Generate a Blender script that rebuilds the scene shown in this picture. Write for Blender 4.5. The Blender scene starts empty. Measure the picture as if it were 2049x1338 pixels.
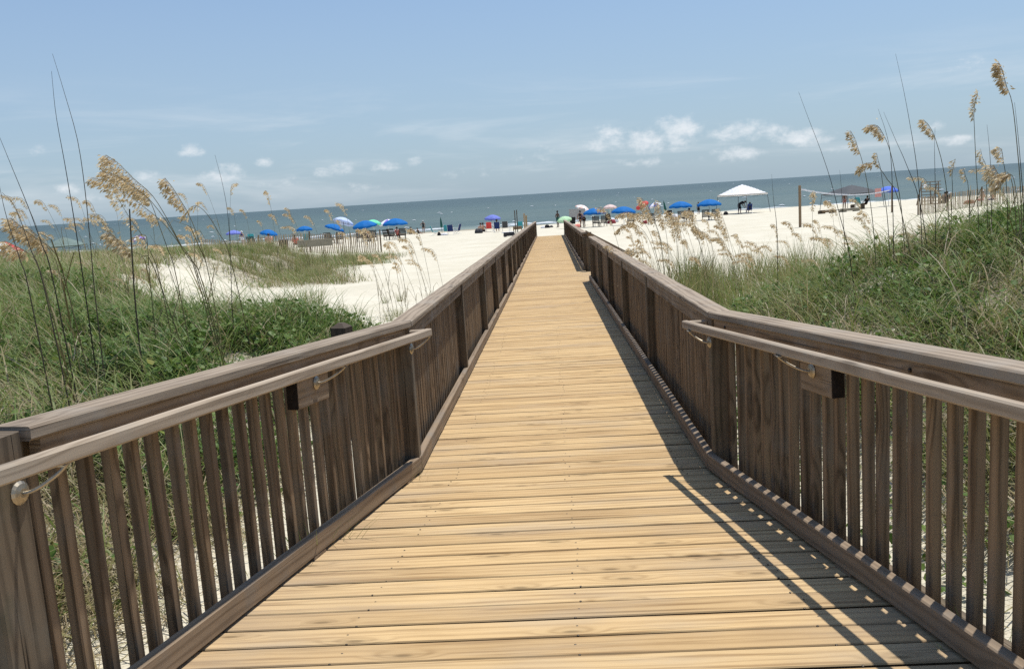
import bpy, bmesh, math, random
import numpy as np
from mathutils import Vector, Matrix, Euler

random.seed(7)
RNG = np.random.default_rng(11)
sc = bpy.context.scene
COL = sc.collection
rad = math.radians

# ------------------------------------------------------------------ camera
IMG_W, IMG_H, FOC = 2049., 1338., 1800.
ROLL = math.atan(.0637); PITCH = math.atan(277.7 / FOC); HEAD = rad(2.85)
EYE = Vector((0, 0, 1.58))
_f = Vector((-math.sin(HEAD) * math.cos(PITCH), math.cos(HEAD) * math.cos(PITCH), -math.sin(PITCH)))
_r0 = Vector((math.cos(HEAD), math.sin(HEAD), 0)); _u0 = _r0.cross(_f)
CR = _r0 * math.cos(ROLL) - _u0 * math.sin(ROLL)
CU = _r0 * math.sin(ROLL) + _u0 * math.cos(ROLL)
cam_d = bpy.data.cameras.new('camera'); cam = bpy.data.objects.new('camera', cam_d); COL.objects.link(cam)
cam_d.sensor_width = 36; cam_d.lens = 36 * FOC / IMG_W; cam_d.clip_end = 60000; cam_d.clip_start = .05
cam.matrix_world = Matrix(((CR.x, CU.x, -_f.x, EYE.x), (CR.y, CU.y, -_f.y, EYE.y), (CR.z, CU.z, -_f.z, EYE.z), (0, 0, 0, 1)))
sc.camera = cam

def sight(px, py):                       # viewing direction of a photo point
    x = px - IMG_W / 2; y = IMG_H / 2 - py
    return CR * x + CU * y + _f * FOC
def at(px, py, Y):                       # the point of that sight line at distance Y along the walkway
    d = sight(px, py); return EYE + d * (Y / d.y)

# ------------------------------------------------------------------ terrain
Y0 = 5.1
def deck_z(y):
    if y < Y0: return .058 * (Y0 - y)
    if y < 19: return -.016 * (y - Y0)
    return -.2224 - .0206 * (y - 19)
def sst(a, b, x):
    t = np.clip((x - a) / (b - a), 0, 1); return t * t * (3 - 2 * t)
_NG = [np.random.default_rng(s).random((64, 64)) for s in range(5)]
def vnoise(x, y, k=0):
    g = _NG[k]; xi = np.floor(x).astype(int); yi = np.floor(y).astype(int)
    fx = x - xi; fy = y - yi; fx = fx * fx * (3 - 2 * fx); fy = fy * fy * (3 - 2 * fy)
    a = g[xi % 64, yi % 64]; b = g[(xi + 1) % 64, yi % 64]; c = g[xi % 64, (yi + 1) % 64]; d = g[(xi + 1) % 64, (yi + 1) % 64]
    return (a * (1 - fx) + b * fx) * (1 - fy) + (c * (1 - fx) + d * fx) * fy
BY = [-60, -10, 0, 2.5, 5.1, 12, 19, 30, 45, 54, 58, 66, 86, 105, 118, 130, 160, 230]
BL = [.4, .35, .12, .02, -.13, -.30, -.50, -.72, -.93, -.965, -1.1, -1.35, -1.86, -2.3, -2.6, -2.87, -4, -8]
BR = [.4, .35, .12, .02, -.13, -.30, -.50, -.72, -.93, -.965, -1.1, -1.35, -1.84, -1.88, -2.15, -2.87, -4, -8]
def ground(x, y):
    x = np.asarray(x, float); y = np.asarray(y, float)
    l = np.interp(y, BY, BL); r = np.interp(y, BY, BR)
    z = l + (r - l) * sst(-8, 14, x)
    und = (vnoise(x * .35 + 9, y * .35, 0) - .5) * .16 * sst(1.3, 3, np.abs(x)) + (vnoise(x * 1.3, y * 1.3, 1) - .5) * .05 * sst(1.2, 1.8, np.abs(x))
    und = und * (1 - sst(60, 110, y))
    n = vnoise(x * .6 + 3, y * .6, 2) - .5
    # low dune left of the ramp
    m = sst(-1.55, -2.9, x) * (1 - sst(8.6 + n, 13.5 + n, y)) * sst(-8, -4, y)
    z = z + (.37 + .10 * n + .18 * sst(-3.2, -5.2, x) - z) * m
    # ridge joining it to the far left dunes
    m = sst(-6.8 + n, -9.5 + n, x + .12 * (y - 14)) * sst(5, 9, y) * (1 - sst(38, 52, y)) * (1 - .45 * sst(20, 40, y))
    z = z + (.50 + .25 * n + .25 * sst(-12, -24, x) - z) * m
    # back ridge of the near left dune
    m = sst(-4.3, -6.0, x + .36 * (y - 11) + n * .6) * sst(8.5, 12, y) * (1 - sst(15, 21, y))
    z = np.maximum(z, z + (.66 + .12 * n + .12 * sst(-7, -12, x) - z) * m)
    # far patch
    m = sst(-5.5, -9, x + n * 1.5) * sst(24, 30, y + n * 2) * (1 - sst(40, 47, y))
    z = z + .06 * m
    # right dune
    hr = .34 + .50 * sst(1.8, 4.2, x) + .24 * sst(3.6, 8, x)
    m = sst(1.4, 2.2, x) * (1 - sst(7.5 + n + .6 * np.clip(x - 1.6, 0, 4), 11.4 + n + .6 * np.clip(x - 1.6, 0, 5), y)) * sst(-8, -4, y)
    z = z + (hr + .10 * n - z) * m
    # hidden bank of dry sand beyond the left fence, and right far rise
    z = z + .55 * np.exp(-((x + 30) / 6) ** 2 - ((y - 76) / 5) ** 2)
    z = z + .25 * sst(16, 30, x) * sst(40, 60, y) * (1 - sst(76, 92, y))
    return z + und
def gz(x, y): return float(ground(np.array([x]), np.array([y]))[0])

# ------------------------------------------------------------------ materials
def new_mat(name):
    m = bpy.data.materials.new(name); m.use_nodes = True
    nt = m.node_tree; nt.nodes.clear()
    out = nt.nodes.new('ShaderNodeOutputMaterial')
    return m, nt, out
class N:                                  # tiny node helper
    def __init__(s, nt): s.nt = nt
    def node(s, t, **kw):
        n = s.nt.nodes.new(t)
        for k, v in kw.items(): setattr(n, k, v)
        return n
    def put(s, sock, v):
        if isinstance(v, bpy.types.NodeSocket): s.nt.links.new(v, sock)
        else: sock.default_value = v
    def math(s, op, a, b=0., c=None, clamp=False):
        n = s.node('ShaderNodeMath', operation=op, use_clamp=clamp); s.put(n.inputs[0], a); s.put(n.inputs[1], b)
        if c is not None: s.put(n.inputs[2], c)
        return n.outputs[0]
    def vmath(s, op, a, b):
        n = s.node('ShaderNodeVectorMath', operation=op); s.put(n.inputs[0], a); s.put(n.inputs[1], b); return n.outputs[0]
    def mix(s, f, a, b, blend='MIX'):
        n = s.node('ShaderNodeMix', data_type='RGBA', blend_type=blend)
        s.put(n.inputs[0], f); s.put(n.inputs[6], a); s.put(n.inputs[7], b); return n.outputs[2]
    def noise(s, vec, scale, detail=3., rough=.55, dist=0.):
        n = s.node('ShaderNodeTexNoise'); s.put(n.inputs['Vector'], vec)
        n.inputs['Scale'].default_value = scale; n.inputs['Detail'].default_value = detail
        n.inputs['Roughness'].default_value = rough; n.inputs['Distortion'].default_value = dist
        return n.outputs['Fac']
    def ramp(s, f, stops):
        n = s.node('ShaderNodeValToRGB'); s.put(n.inputs[0], f); e = n.color_ramp.elements
        while len(e) < len(stops): e.new(.5)
        for i, (p, c) in enumerate(stops): e[i].position = p; e[i].color = c if len(c) == 4 else (*c, 1)
        return n.outputs[0]
    def sstep(s, f, a, b, lo=0., hi=1.):
        n = s.node('ShaderNodeMapRange', interpolation_type='SMOOTHSTEP'); s.put(n.inputs[0], f)
        n.inputs[1].default_value = a; n.inputs[2].default_value = b; n.inputs[3].default_value = lo; n.inputs[4].default_value = hi
        return n.outputs[0]
    def scale(s, vec, v):
        return s.vmath('MULTIPLY', vec, v)
    def bump(s, h, strength, dist=.01):
        n = s.node('ShaderNodeBump'); s.put(n.inputs['Height'], h); n.inputs['Strength'].default_value = strength; n.inputs['Distance'].default_value = dist
        return n.outputs[0]
    def attr(s, name):
        n = s.node('ShaderNodeAttribute'); n.attribute_name = name; return n.outputs['Fac']
def c4(c): return (*c, 1.)

DECK_TONES = [(0, (.60, .50, .40)), (.18, (.80, .70, .58)), (.4, (1.0, .95, .88)), (.62, (1.06, .98, .86)), (.82, (1.12, 1.08, 1.02)), (1, (.86, .74, .58))]
RAIL_TONES = [(0, (.60, .56, .52)), (.35, (.95, .91, .86)), (.7, (1.12, 1.06, .97)), (1, (1.32, 1.24, 1.1))]
def wood(name, dark, light, tint_amt=.35, grey=None, knot=.6, rough=.78, spec=.25, bumpd=.0015, edge_wear=False, green=0., ringw=.30, W=2.6, blot=.55, fin=.5, streak=.0, crack=.25, boards=RAIL_TONES, edges=None, kn=(1.5, 7.)):
    m, nt, out = new_mat(name); q = N(nt)
    uv = q.node('ShaderNodeUVMap', uv_map='grain').outputs[0]
    tint = q.attr('tint')
    obr = q.node('ShaderNodeObjectInfo').outputs['Random']
    tr = q.math('FRACT', q.math('ADD', tint, obr))
    warp = q.noise(q.scale(uv, (1.3, 9, 1)), 1., 2.)
    # knots
    vor = q.node('ShaderNodeTexVoronoi', voronoi_dimensions='2D'); nt.links.new(q.scale(uv, (*kn, 1)), vor.inputs['Vector']); vor.inputs['Scale'].default_value = 1.
    sep = q.node('ShaderNodeSeparateColor'); nt.links.new(vor.outputs['Color'], sep.inputs[0])
    has = q.math('LESS_THAN', sep.outputs[0], knot)
    kd = q.math('MULTIPLY', q.sstep(vor.outputs['Distance'], .0, .42, 1., 0.), has)
    core = q.math('MULTIPLY', q.sstep(vor.outputs['Distance'], .03, .11, 1., 0.), has)
    suv = q.node('ShaderNodeSeparateXYZ'); nt.links.new(uv, suv.inputs[0])
    ring = q.math('ADD', q.math('MULTIPLY', suv.outputs[1], 34.), q.math('MULTIPLY', warp, W))
    ring = q.math('ADD', ring, q.math('MULTIPLY', kd, 2.6))
    wav = q.math('MULTIPLY_ADD', q.math('SINE', q.math('MULTIPLY', ring, 4.5)), .5, .5)
    wav = q.math('POWER', wav, 2.2)
    fine = q.math('MULTIPLY_ADD', q.noise(q.scale(uv, (2.2, 75, 1)), 1., 4., .75), .65, q.math('MULTIPLY', q.noise(q.scale(uv, (5., 170, 1)), 1., 2., .6), .35))
    blotch = q.noise(q.scale(uv, (2.2, 5, 1)), 1., 4., .6)
    g = q.math('ADD', q.math('MULTIPLY', wav, ringw), q.math('MULTIPLY', fine, fin))
    g = q.math('ADD', g, q.math('MULTIPLY', q.math('SUBTRACT', blotch, .5), blot))
    if streak: g = q.math('ADD', g, q.math('MULTIPLY', q.sstep(q.noise(q.scale(uv, (1.0, 24, 1)), 1., 3., .6, .3), .50, .72), streak))
    col = q.mix(q.sstep(g, .05, .9), c4(light), c4(dark))
    # board to board difference
    col = q.mix(tint_amt, col, q.mix(1., col, q.ramp(tr, boards), 'MULTIPLY'))
    if grey:
        pos = q.node('ShaderNodeNewGeometry').outputs['Position']
        w = q.sstep(q.noise(q.scale(pos, (1.1, 4., 3)), 1., 4., .6), .48, .74)
        if edge_wear:
            sp = q.node('ShaderNodeSeparateXYZ'); nt.links.new(pos, sp.inputs[0])
            e = q.sstep(q.math('ABSOLUTE', sp.outputs[0]), .45, 1.25)
            w = q.math('ADD', q.math('MULTIPLY', w, .5), q.math('MULTIPLY', e, q.math('MULTIPLY', blotch, .9)), clamp=True)
        col = q.mix(q.math('MULTIPLY', w, .75), col, c4(grey))
    if green:
        pos = q.node('ShaderNodeNewGeometry').outputs['Position']
        w = q.sstep(q.noise(q.scale(pos, (9, 9, 5)), 1., 4., .7), .52, .7)
        col = q.mix(q.math('MULTIPLY', w, green), col, (.05, .055, .025, 1))
    col = q.mix(q.math('MULTIPLY', kd, .25), col, c4(tuple(x * .55 for x in dark)))
    col = q.mix(q.math('MULTIPLY', core, .55), col, c4(tuple(x * .3 for x in dark)))
    ck = q.sstep(q.noise(q.scale(uv, (.8, 62, 1)), 1., 2., .5, .25), .645, .70)
    col = q.mix(q.math('MULTIPLY', ck, crack), col, c4(tuple(x * .28 for x in dark)))
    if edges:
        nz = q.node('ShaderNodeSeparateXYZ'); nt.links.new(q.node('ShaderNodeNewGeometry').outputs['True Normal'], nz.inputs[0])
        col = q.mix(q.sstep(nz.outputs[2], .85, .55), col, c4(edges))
    b = q.node('ShaderNodeBsdfPrincipled'); q.put(b.inputs['Base Color'], col)
    b.inputs['Roughness'].default_value = rough; b.inputs['Specular IOR Level'].default_value = spec
    h = q.math('SUBTRACT', q.math('SUBTRACT', 1., g), q.math('MULTIPLY', ck, 1.5 * crack))
    q.put(b.inputs['Normal'], q.bump(h, .8, bumpd)); nt.links.new(b.outputs[0], out.inputs[0])
    return m

def plain(name, col, rough=.7, spec=.3, metal=0., var=.18, vs=8., bump=.0, bs=30., trans=0.):
    m, nt, out = new_mat(name); q = N(nt)
    co = q.node('ShaderNodeTexCoord').outputs['Object']
    n = q.noise(co, vs, 4., .6)
    c = q.mix(q.sstep(n, .3, .7), c4(tuple(x * (1 - var) for x in col)), c4(tuple(min(1, x * (1 + var)) for x in col)))
    b = q.node('ShaderNodeBsdfPrincipled'); q.put(b.inputs['Base Color'], c)
    b.inputs['Roughness'].default_value = rough; b.inputs['Specular IOR Level'].default_value = spec; b.inputs['Metallic'].default_value = metal
    if bump: q.put(b.inputs['Normal'], q.bump(q.noise(co, bs, 4.), .7, bump))
    if trans:
        t = q.node('ShaderNodeBsdfTranslucent'); q.put(t.inputs[0], c)
        mx = q.node('ShaderNodeMixShader'); mx.inputs[0].default_value = trans
        nt.links.new(b.outputs[0], mx.inputs[1]); nt.links.new(t.outputs[0], mx.inputs[2]); nt.links.new(mx.outputs[0], out.inputs[0])
    else: nt.links.new(b.outputs[0], out.inputs[0])
    return m

def leafy(name, stops, trans=.35, rough=.5, spec=.25):
    """foliage whose colour follows the per-blade 'tint' value"""
    m, nt, out = new_mat(name); q = N(nt)
    t = q.math('ADD', q.attr('tint'), q.math('MULTIPLY', q.math('SUBTRACT', q.node('ShaderNodeObjectInfo').outputs['Random'], .5), .12))
    c = q.ramp(t, stops)
    b = q.node('ShaderNodeBsdfPrincipled'); q.put(b.inputs['Base Color'], c); b.inputs['Roughness'].default_value = rough
    b.inputs['Specular IOR Level'].default_value = spec
    tr = q.node('ShaderNodeBsdfTranslucent'); q.put(tr.inputs[0], c)
    mx = q.node('ShaderNodeMixShader'); mx.inputs[0].default_value = trans
    nt.links.new(b.outputs[0], mx.inputs[1]); nt.links.new(tr.outputs[0], mx.inputs[2]); nt.links.new(mx.outputs[0], out.inputs[0])
    return m

M = {}
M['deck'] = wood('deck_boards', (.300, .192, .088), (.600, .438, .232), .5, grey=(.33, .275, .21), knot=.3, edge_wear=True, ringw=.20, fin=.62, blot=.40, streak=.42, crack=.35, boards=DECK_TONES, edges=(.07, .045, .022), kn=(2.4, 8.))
M['rail'] = wood('weathered_rail', (.115, .080, .050), (.275, .205, .138), .35, grey=(.29, .25, .205), knot=.4, bumpd=.003, streak=.3, crack=.5)
M['cap'] = wood('sunlit_cap', (.150, .112, .078), (.345, .278, .205), .3, grey=(.31, .27, .22), knot=.35, bumpd=.003, streak=.3, crack=.5)  # lighter copy of the rail wood, sunlight on the caps put into the colour
M['baluster'] = wood('weathered_baluster', (.095, .066, .040), (.250, .182, .118), .7, grey=(.19, .16, .125), knot=.45, bumpd=.0025, streak=.35, crack=.4, ringw=.4)
M['post'] = wood('weathered_post', (.060, .045, .030), (.165, .128, .088), .4, grey=(.15, .135, .105), knot=.4, green=.35, bumpd=.004, crack=.9, streak=.3)
M['curb'] = wood('weathered_curb', (.13, .094, .062), (.27, .205, .142), .4, grey=(.2, .175, .145), knot=.35, bumpd=.002)
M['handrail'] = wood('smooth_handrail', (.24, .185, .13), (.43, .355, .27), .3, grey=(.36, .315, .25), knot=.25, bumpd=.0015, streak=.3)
M['dark_wood'] = wood('dark_wood', (.03, .024, .018), (.09, .07, .052), .4, knot=.2)
M['end_grain'] = plain('dark_end_grain', (.028, .022, .018), .9, .1, var=.3, vs=60)
M['pale_wood'] = wood('pale_fence_wood', (.24, .18, .12), (.46, .37, .26), .6, knot=.2)
M['new_wood'] = wood('new_wood', (.33, .23, .12), (.52, .40, .24), .4, knot=.2)
M['grey_board'] = wood('grey_board', (.22, .20, .15), (.33, .30, .23), .3, knot=.1)
M['chair_wood'] = plain('chair_wood', (.028, .022, .018), .7, .2, var=.3, vs=20)
M['metal'] = plain('brushed_nickel', (.42, .37, .29), .46, .5, metal=1., var=.12, vs=40)
M['screw'] = plain('dark_screw', (.08, .07, .06), .5, .5, metal=1.)
M['steel'] = plain('tent_leg', (.10, .10, .11), .4, .5, metal=.6)
M['white_metal'] = plain('white_metal', (.75, .75, .73), .4, .4)
for k, c in dict(blue=(.006, .165, .50), deep_blue=(.02, .09, .36), pale_blue=(.56, .65, .85), mint=(.22, .75, .48), pale_green=(.55, .78, .50), lavender=(.20, .25, .66),
                 white=(.82, .82, .84), pink_white=(.78, .62, .58), red=(.75, .10, .09), purple=(.18, .14, .52), grey=(.075, .08, .085), grey_green=(.14, .19, .17),
                 teal=(.05, .30, .36), navy=(.02, .04, .14), dark_green=(.02, .10, .08), black=(.018, .018, .022), coral=(.75, .25, .20), salmon=(.72, .36, .32), maroon=(.30, .05, .06), violet=(.09, .17, .60), rust=(.42, .16, .09), panel=(.42, .40, .38),
                 charcoal=(.05, .05, .055), straw_hat=(.5, .42, .28), yellow=(.75, .5, .1), tan=(.35, .22, .14)).items():
    M[k] = plain(k + '_cloth', c, .75, .2, var=.10, vs=5, trans=.22 if k in ('blue', 'pale_blue', 'mint', 'pale_green', 'lavender', 'white', 'pink_white', 'red', 'purple') else 0.)
M['striped'] = None
for k, c in dict(fair=(.52, .31, .22), tan_skin=(.30, .16, .10), dark_skin=(.075, .042, .028)).items(): M[k] = plain(k + '_skin', c, .55, .35, var=.06)
for k, c in dict(brown_hair=(.035, .02, .012), black_hair=(.008, .007, .007), blond_hair=(.30, .2, .09)).items(): M[k] = plain(k, c, .5, .4, var=.3, vs=40)
M['grass'] = leafy('dune_grass_blades', [(0, (.050, .108, .018)), (.25, (.120, .195, .038)), (.48, (.220, .245, .078)), (.62, (.235, .205, .092)), (.8, (.385, .305, .175)), (1, (.54, .455, .325))])
M['vine'] = leafy('vine_leaves', [(0, (.050, .100, .018)), (.4, (.110, .182, .038)), (.75, (.175, .240, .065)), (.92, (.20, .24, .05)), (1, (.36, .26, .06))], .3, .5, .2)
M['oat_stem'] = leafy('oat_stems', [(0, (.10, .085, .035)), (.5, (.17, .14, .06)), (1, (.30, .24, .12))], .1)
M['oat_seed'] = leafy('oat_seeds', [(0, (.46, .34, .17)), (.4, (.66, .52, .31)), (.75, (.80, .67, .45)), (1, (.90, .82, .66))], .45, .6)
M['dead_stem'] = leafy('dead_stems', [(0, (.032, .026, .018)), (1, (.10, .080, .052))], 0.)

def striped(name, ca, cb, n):
    m, nt, out = new_mat(name); q = N(nt)
    co = q.node('ShaderNodeTexCoord').outputs['Object']; s = q.node('ShaderNodeSeparateXYZ'); nt.links.new(co, s.inputs[0])
    a = q.math('ARCTAN2', s.outputs[1], s.outputs[0])
    f = q.math('GREATER_THAN', q.math('SINE', q.math('MULTIPLY', a, n)), 0.)
    b = q.node('ShaderNodeBsdfPrincipled'); q.put(b.inputs['Base Color'], q.mix(f, c4(ca), c4(cb))); b.inputs['Roughness'].default_value = .75
    nt.links.new(b.outputs[0], out.inputs[0]); return m
M['pink_stripes'] = striped('pink_stripes', (.80, .55, .48), (.85, .82, .80), 6)
M['rainbow_stripes'] = striped('rainbow_stripes', (.70, .06, .10), (.75, .80, .85), 4)
M['purple_stripes'] = striped('purple_stripes', (.22, .15, .55), (.80, .80, .82), 4)
M['blue_stripes'] = striped('blue_stripes', (.03, .10, .5), (.8, .82, .85), 4)

def sand_mat():
    m, nt, out = new_mat('sand'); q = N(nt)
    pos = q.node('ShaderNodeNewGeometry').outputs['Position']
    sp = q.node('ShaderNodeSeparateXYZ'); nt.links.new(pos, sp.inputs[0])
    n1 = q.noise(pos, .55, 5., .6); n2 = q.noise(pos, 9., 4., .6); n3 = q.noise(pos, 140., 2., .6)
    c = q.mix(q.sstep(n1, .3, .7), (.53, .49, .385, 1), (.60, .56, .455, 1))
    c = q.mix(q.math('MULTIPLY', q.sstep(n2, .52, .8), .35), c, (.50, .42, .30, 1))
    c = q.mix(q.math('MULTIPLY', q.sstep(n3, .58, .75), .3), c, (.38, .31, .22, 1))
    # plant litter close to the dunes
    lit = q.math('MULTIPLY', q.sstep(q.noise(pos, 26., 3., .7), .55, .68), q.sstep(sp.outputs[1], 14., 8.))
    lit = q.math('MULTIPLY', lit, q.sstep(q.noise(pos, 1.3, 2.), .40, .6))
    c = q.mix(q.math('MULTIPLY', lit, .75), c, (.13, .095, .06, 1))
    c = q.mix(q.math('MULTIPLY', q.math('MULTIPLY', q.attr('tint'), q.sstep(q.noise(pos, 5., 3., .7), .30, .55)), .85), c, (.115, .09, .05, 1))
    # wet sand at the waterline
    wet = q.sstep(sp.outputs[2], -2.45, -2.75)
    c = q.mix(q.math('MULTIPLY', wet, .75), c, (.20, .16, .11, 1))
    b = q.node('ShaderNodeBsdfPrincipled'); q.put(b.inputs['Base Color'], c); b.inputs['Roughness'].default_value = .95; b.inputs['Specular IOR Level'].default_value = .1
    vor = q.node('ShaderNodeTexVoronoi'); nt.links.new(pos, vor.inputs['Vector']); vor.inputs['Scale'].default_value = 2.6
    h = q.math('ADD', q.math('MULTIPLY', q.sstep(vor.outputs['Distance'], 0., .45), .06), q.math('MULTIPLY', n2, .02))
    h = q.math('ADD', h, q.math('MULTIPLY', q.noise(pos, 1.7, 4.), .12))
    q.put(b.inputs['Normal'], q.bump(h, .55, .6)); nt.links.new(b.outputs[0], out.inputs[0])
    return m
M['sand'] = sand_mat()

def sea_mat():
    m, nt, out = new_mat('sea_water'); q = N(nt)
    pos = q.node('ShaderNodeNewGeometry').outputs['Position']
    sp = q.node('ShaderNodeSeparateXYZ'); nt.links.new(pos, sp.inputs[0])
    swell = q.noise(q.scale(pos, (.035, .11, 1)), 1., 5., .62)
    chop = q.noise(q.scale(pos, (.45, .9, 1)), 1., 4., .65)
    streak = q.noise(q.scale(pos, (.0025, .012, 1)), 1., 4., .6)
    far = q.sstep(sp.outputs[1], 130., 900.)
    c = q.mix(far, (.086, .120, .097, 1), (.056, .085, .075, 1))
    c = q.mix(q.sstep(streak, .35, .68), c, q.mix(1., c, (.80, .88, .92, 1), 'MULTIPLY'))
    c = q.mix(q.math('MULTIPLY', q.sstep(swell, .40, .62), .45), c, q.mix(1., c, (.62, .70, .74, 1), 'MULTIPLY'))
    c = q.mix(q.sstep(sp.outputs[1], 150., 128.), c, (.20, .235, .185, 1))
    b = q.node('ShaderNodeBsdfPrincipled'); q.put(b.inputs['Base Color'], c); b.inputs['Roughness'].default_value = .42; b.inputs['Specular IOR Level'].default_value = .28
    h = q.math('ADD', q.math('MULTIPLY', swell, 1.6), q.math('MULTIPLY', chop, .35))
    q.put(b.inputs['Normal'], q.bump(h, .9, 1.)); nt.links.new(b.outputs[0], out.inputs[0])
    return m
M['sea'] = sea_mat()
M['foam'] = plain('foam', (.80, .82, .82), .9, .1, var=.05)

# ------------------------------------------------------------------ mesh builder
class MB:
    def __init__(s): s.v = []; s.f = []; s.uv = []; s.t = []
    def add(s, verts, faces, uvs=None, tint=None):
        o = len(s.v); s.v += [tuple(p) for p in verts]
        t = random.random() if tint is None else tint
        s.t += [t] * len(verts)
        for i, f in enumerate(faces):
            s.f.append(tuple(k + o for k in f))
            s.uv.append(uvs[i] if uvs else [(0, 0)] * len(f))
    def board(s, p0, p1, w, h, up=(0, 0, 1), ch=.004, seg=1, wob=0., tint=None, side=None):
        """sawn timber from p0 to p1 (centre line), w across, h along 'up', eased edges, grain along its length"""
        p0 = Vector(p0); p1 = Vector(p1); d = p1 - p0; L = d.length; d.normalize(); up = Vector(up)
        x = d.cross(up).normalized(); z = x.cross(d).normalized()
        a, b = w / 2, h / 2; c = min(ch, a * .5, b * .5)
        prof = [(-a + c, -b), (a - c, -b), (a, -b + c), (a, b - c), (a - c, b), (-a + c, b), (-a, b - c), (-a, -b + c)]
        per = [0.]
        for i in range(8):
            q0, q1 = prof[i], prof[(i + 1) % 8]; per.append(per[-1] + math.hypot(q1[0] - q0[0], q1[1] - q0[1]))
        ou, ov = random.random() * 50, random.random() * 50
        vs = []; fs = []; us = []
        for k in range(seg + 1):
            t = k / seg; c0 = p0.lerp(p1, t)
            if wob and 0 < k < seg: c0 = c0 + x * random.uniform(-wob, wob) + z * random.uniform(-wob, wob) * .6
            for (q0, q1) in prof: vs.append(c0 + x * q0 + z * q1)
        for k in range(seg):
            for i in range(8):
                j = (i + 1) % 8
                fs.append((k * 8 + i, k * 8 + j, (k + 1) * 8 + j, (k + 1) * 8 + i))
                u0, u1 = ou + L * k / seg, ou + L * (k + 1) / seg
                us.append([(u0, ov + per[i]), (u0, ov + per[i + 1]), (u1, ov + per[i + 1]), (u1, ov + per[i])])
        for k, rev in ((0, True), (seg, False)):
            idx = [k * 8 + i for i in range(8)]
            if rev: idx.reverse()
            fs.append(tuple(idx)); us.append([(ou + prof[i % 8][0] * .15, ov + prof[i % 8][1] * 4) for i in (range(7, -1, -1) if rev else range(8))])
        s.add(vs, fs, us, tint)
    def box(s, c, size, rotz=0., tint=None):
        c = Vector(c); d = Vector((math.cos(rotz), math.sin(rotz), 0)) * size[0] / 2
        s.board(c - d, c + d, size[1], size[2], ch=min(size) * .12, tint=tint)
    def tube(s, pts, rs, n=6, cap=True, tint=None, sq=1.):
        pts = [Vector(p) for p in pts]
        if not hasattr(rs, '__len__'): rs = [rs] * len(pts)
        vs = []; fs = []; ref = Vector((0, 0, 1))
        for i, p in enumerate(pts):
            d = (pts[min(i + 1, len(pts) - 1)] - pts[max(i - 1, 0)]).normalized()
            r = Vector((1, 0, 0)) if abs(d.z) > .95 else ref
            x = d.cross(r).normalized(); y = d.cross(x).normalized()
            for k in range(n):
                a = 2 * math.pi * k / n; vs.append(p + x * math.cos(a) * rs[i] + y * math.sin(a) * rs[i] * sq)
        for i in range(len(pts) - 1):
            for k in range(n):
                j = (k + 1) % n; fs.append((i * n + k, i * n + j, (i + 1) * n + j, (i + 1) * n + k))
        if cap: fs.append(tuple(range(n))[::-1]); fs.append(tuple(range((len(pts) - 1) * n, len(pts) * n)))
        s.add(vs, fs, None, tint)
    def lathe(s, c, prof, n=12, tint=None, axis=None):
        vs = []; fs = []; c = Vector(c)
        R = Matrix.Identity(3) if axis is None else Vector((0, 0, 1)).rotation_difference(Vector(axis)).to_matrix()
        for (r, z) in prof:
            for k in range(n):
                a = 2 * math.pi * k / n; vs.append(c + R @ Vector((r * math.cos(a), r * math.sin(a), z)))
        for i in range(len(prof) - 1):
            for k in range(n):
                j = (k + 1) % n; fs.append((i * n + k, i * n + j, (i + 1) * n + j, (i + 1) * n + k))
        fs.append(tuple(range(n))[::-1]); fs.append(tuple(range((len(prof) - 1) * n, len(prof) * n)))
        s.add(vs, fs, None, tint)
    def build(s, name, mat, parent=None, origin=(0, 0, 0), smooth=False):
        me = bpy.data.meshes.new(name); o = Vector(origin)
        me.from_pydata([(p[0] - o.x, p[1] - o.y, p[2] - o.z) for p in s.v], [], s.f)
        uv = me.uv_layers.new(name='grain')
        uv.data.foreach_set('uv', np.array([c for f in s.uv for c in f], dtype=np.float32).ravel())
        a = me.attributes.new('tint', 'FLOAT', 'POINT'); a.data.foreach_set('value', np.array(s.t, dtype=np.float32))
        me.materials.append(mat)
        if smooth: me.polygons.foreach_set('use_smooth', [True] * len(me.polygons))
        ob = bpy.data.objects.new(name, me); COL.objects.link(ob)
        if parent is not None: ob.parent = parent
        else: ob.location = o
        return ob
def tag(o, label=None, cat=None, group=None, kind=None):
    if label: o['label'] = label
    if cat: o['category'] = cat
    if group: o['group'] = group
    if kind: o['kind'] = kind
    return o
def empty(name, loc, rz=0., label=None, cat=None, group=None):
    o = bpy.data.objects.new(name, None); COL.objects.link(o); o.location = loc; o.rotation_euler = (0, 0, rz); o.empty_display_size = .2
    return tag(o, label, cat, group)
def copy_tree(o, parent=None):
    c = o.copy(); COL.objects.link(c); c.parent = parent
    for ch in list(o.children): copy_tree(ch, c)
    return c
def np_mesh(name, V, F, mat, tint, parent=None, kind=None, smooth=False):
    """V (n,3), F (m,4) quads"""
    me = bpy.data.meshes.new(name); n, m = len(V), len(F)
    me.vertices.add(n); me.vertices.foreach_set('co', np.ascontiguousarray(V, dtype=np.float32).ravel())
    k = F.shape[1]
    me.loops.add(m * k); me.loops.foreach_set('vertex_index', np.ascontiguousarray(F, dtype=np.int32).ravel())
    me.polygons.add(m); me.polygons.foreach_set('loop_start', np.arange(0, m * k, k, dtype=np.int32))
    me.polygons.foreach_set('loop_total', np.full(m, k, dtype=np.int32))
    if smooth: me.polygons.foreach_set('use_smooth', np.ones(m, dtype=bool))
    a = me.attributes.new('tint', 'FLOAT', 'POINT'); a.data.foreach_set('value', np.ascontiguousarray(tint, dtype=np.float32))
    me.update(calc_edges=True); me.materials.append(mat)
    ob = bpy.data.objects.new(name, me); COL.objects.link(ob)
    if parent is not None: ob.parent = parent
    if kind: ob['kind'] = kind
    return ob

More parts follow.
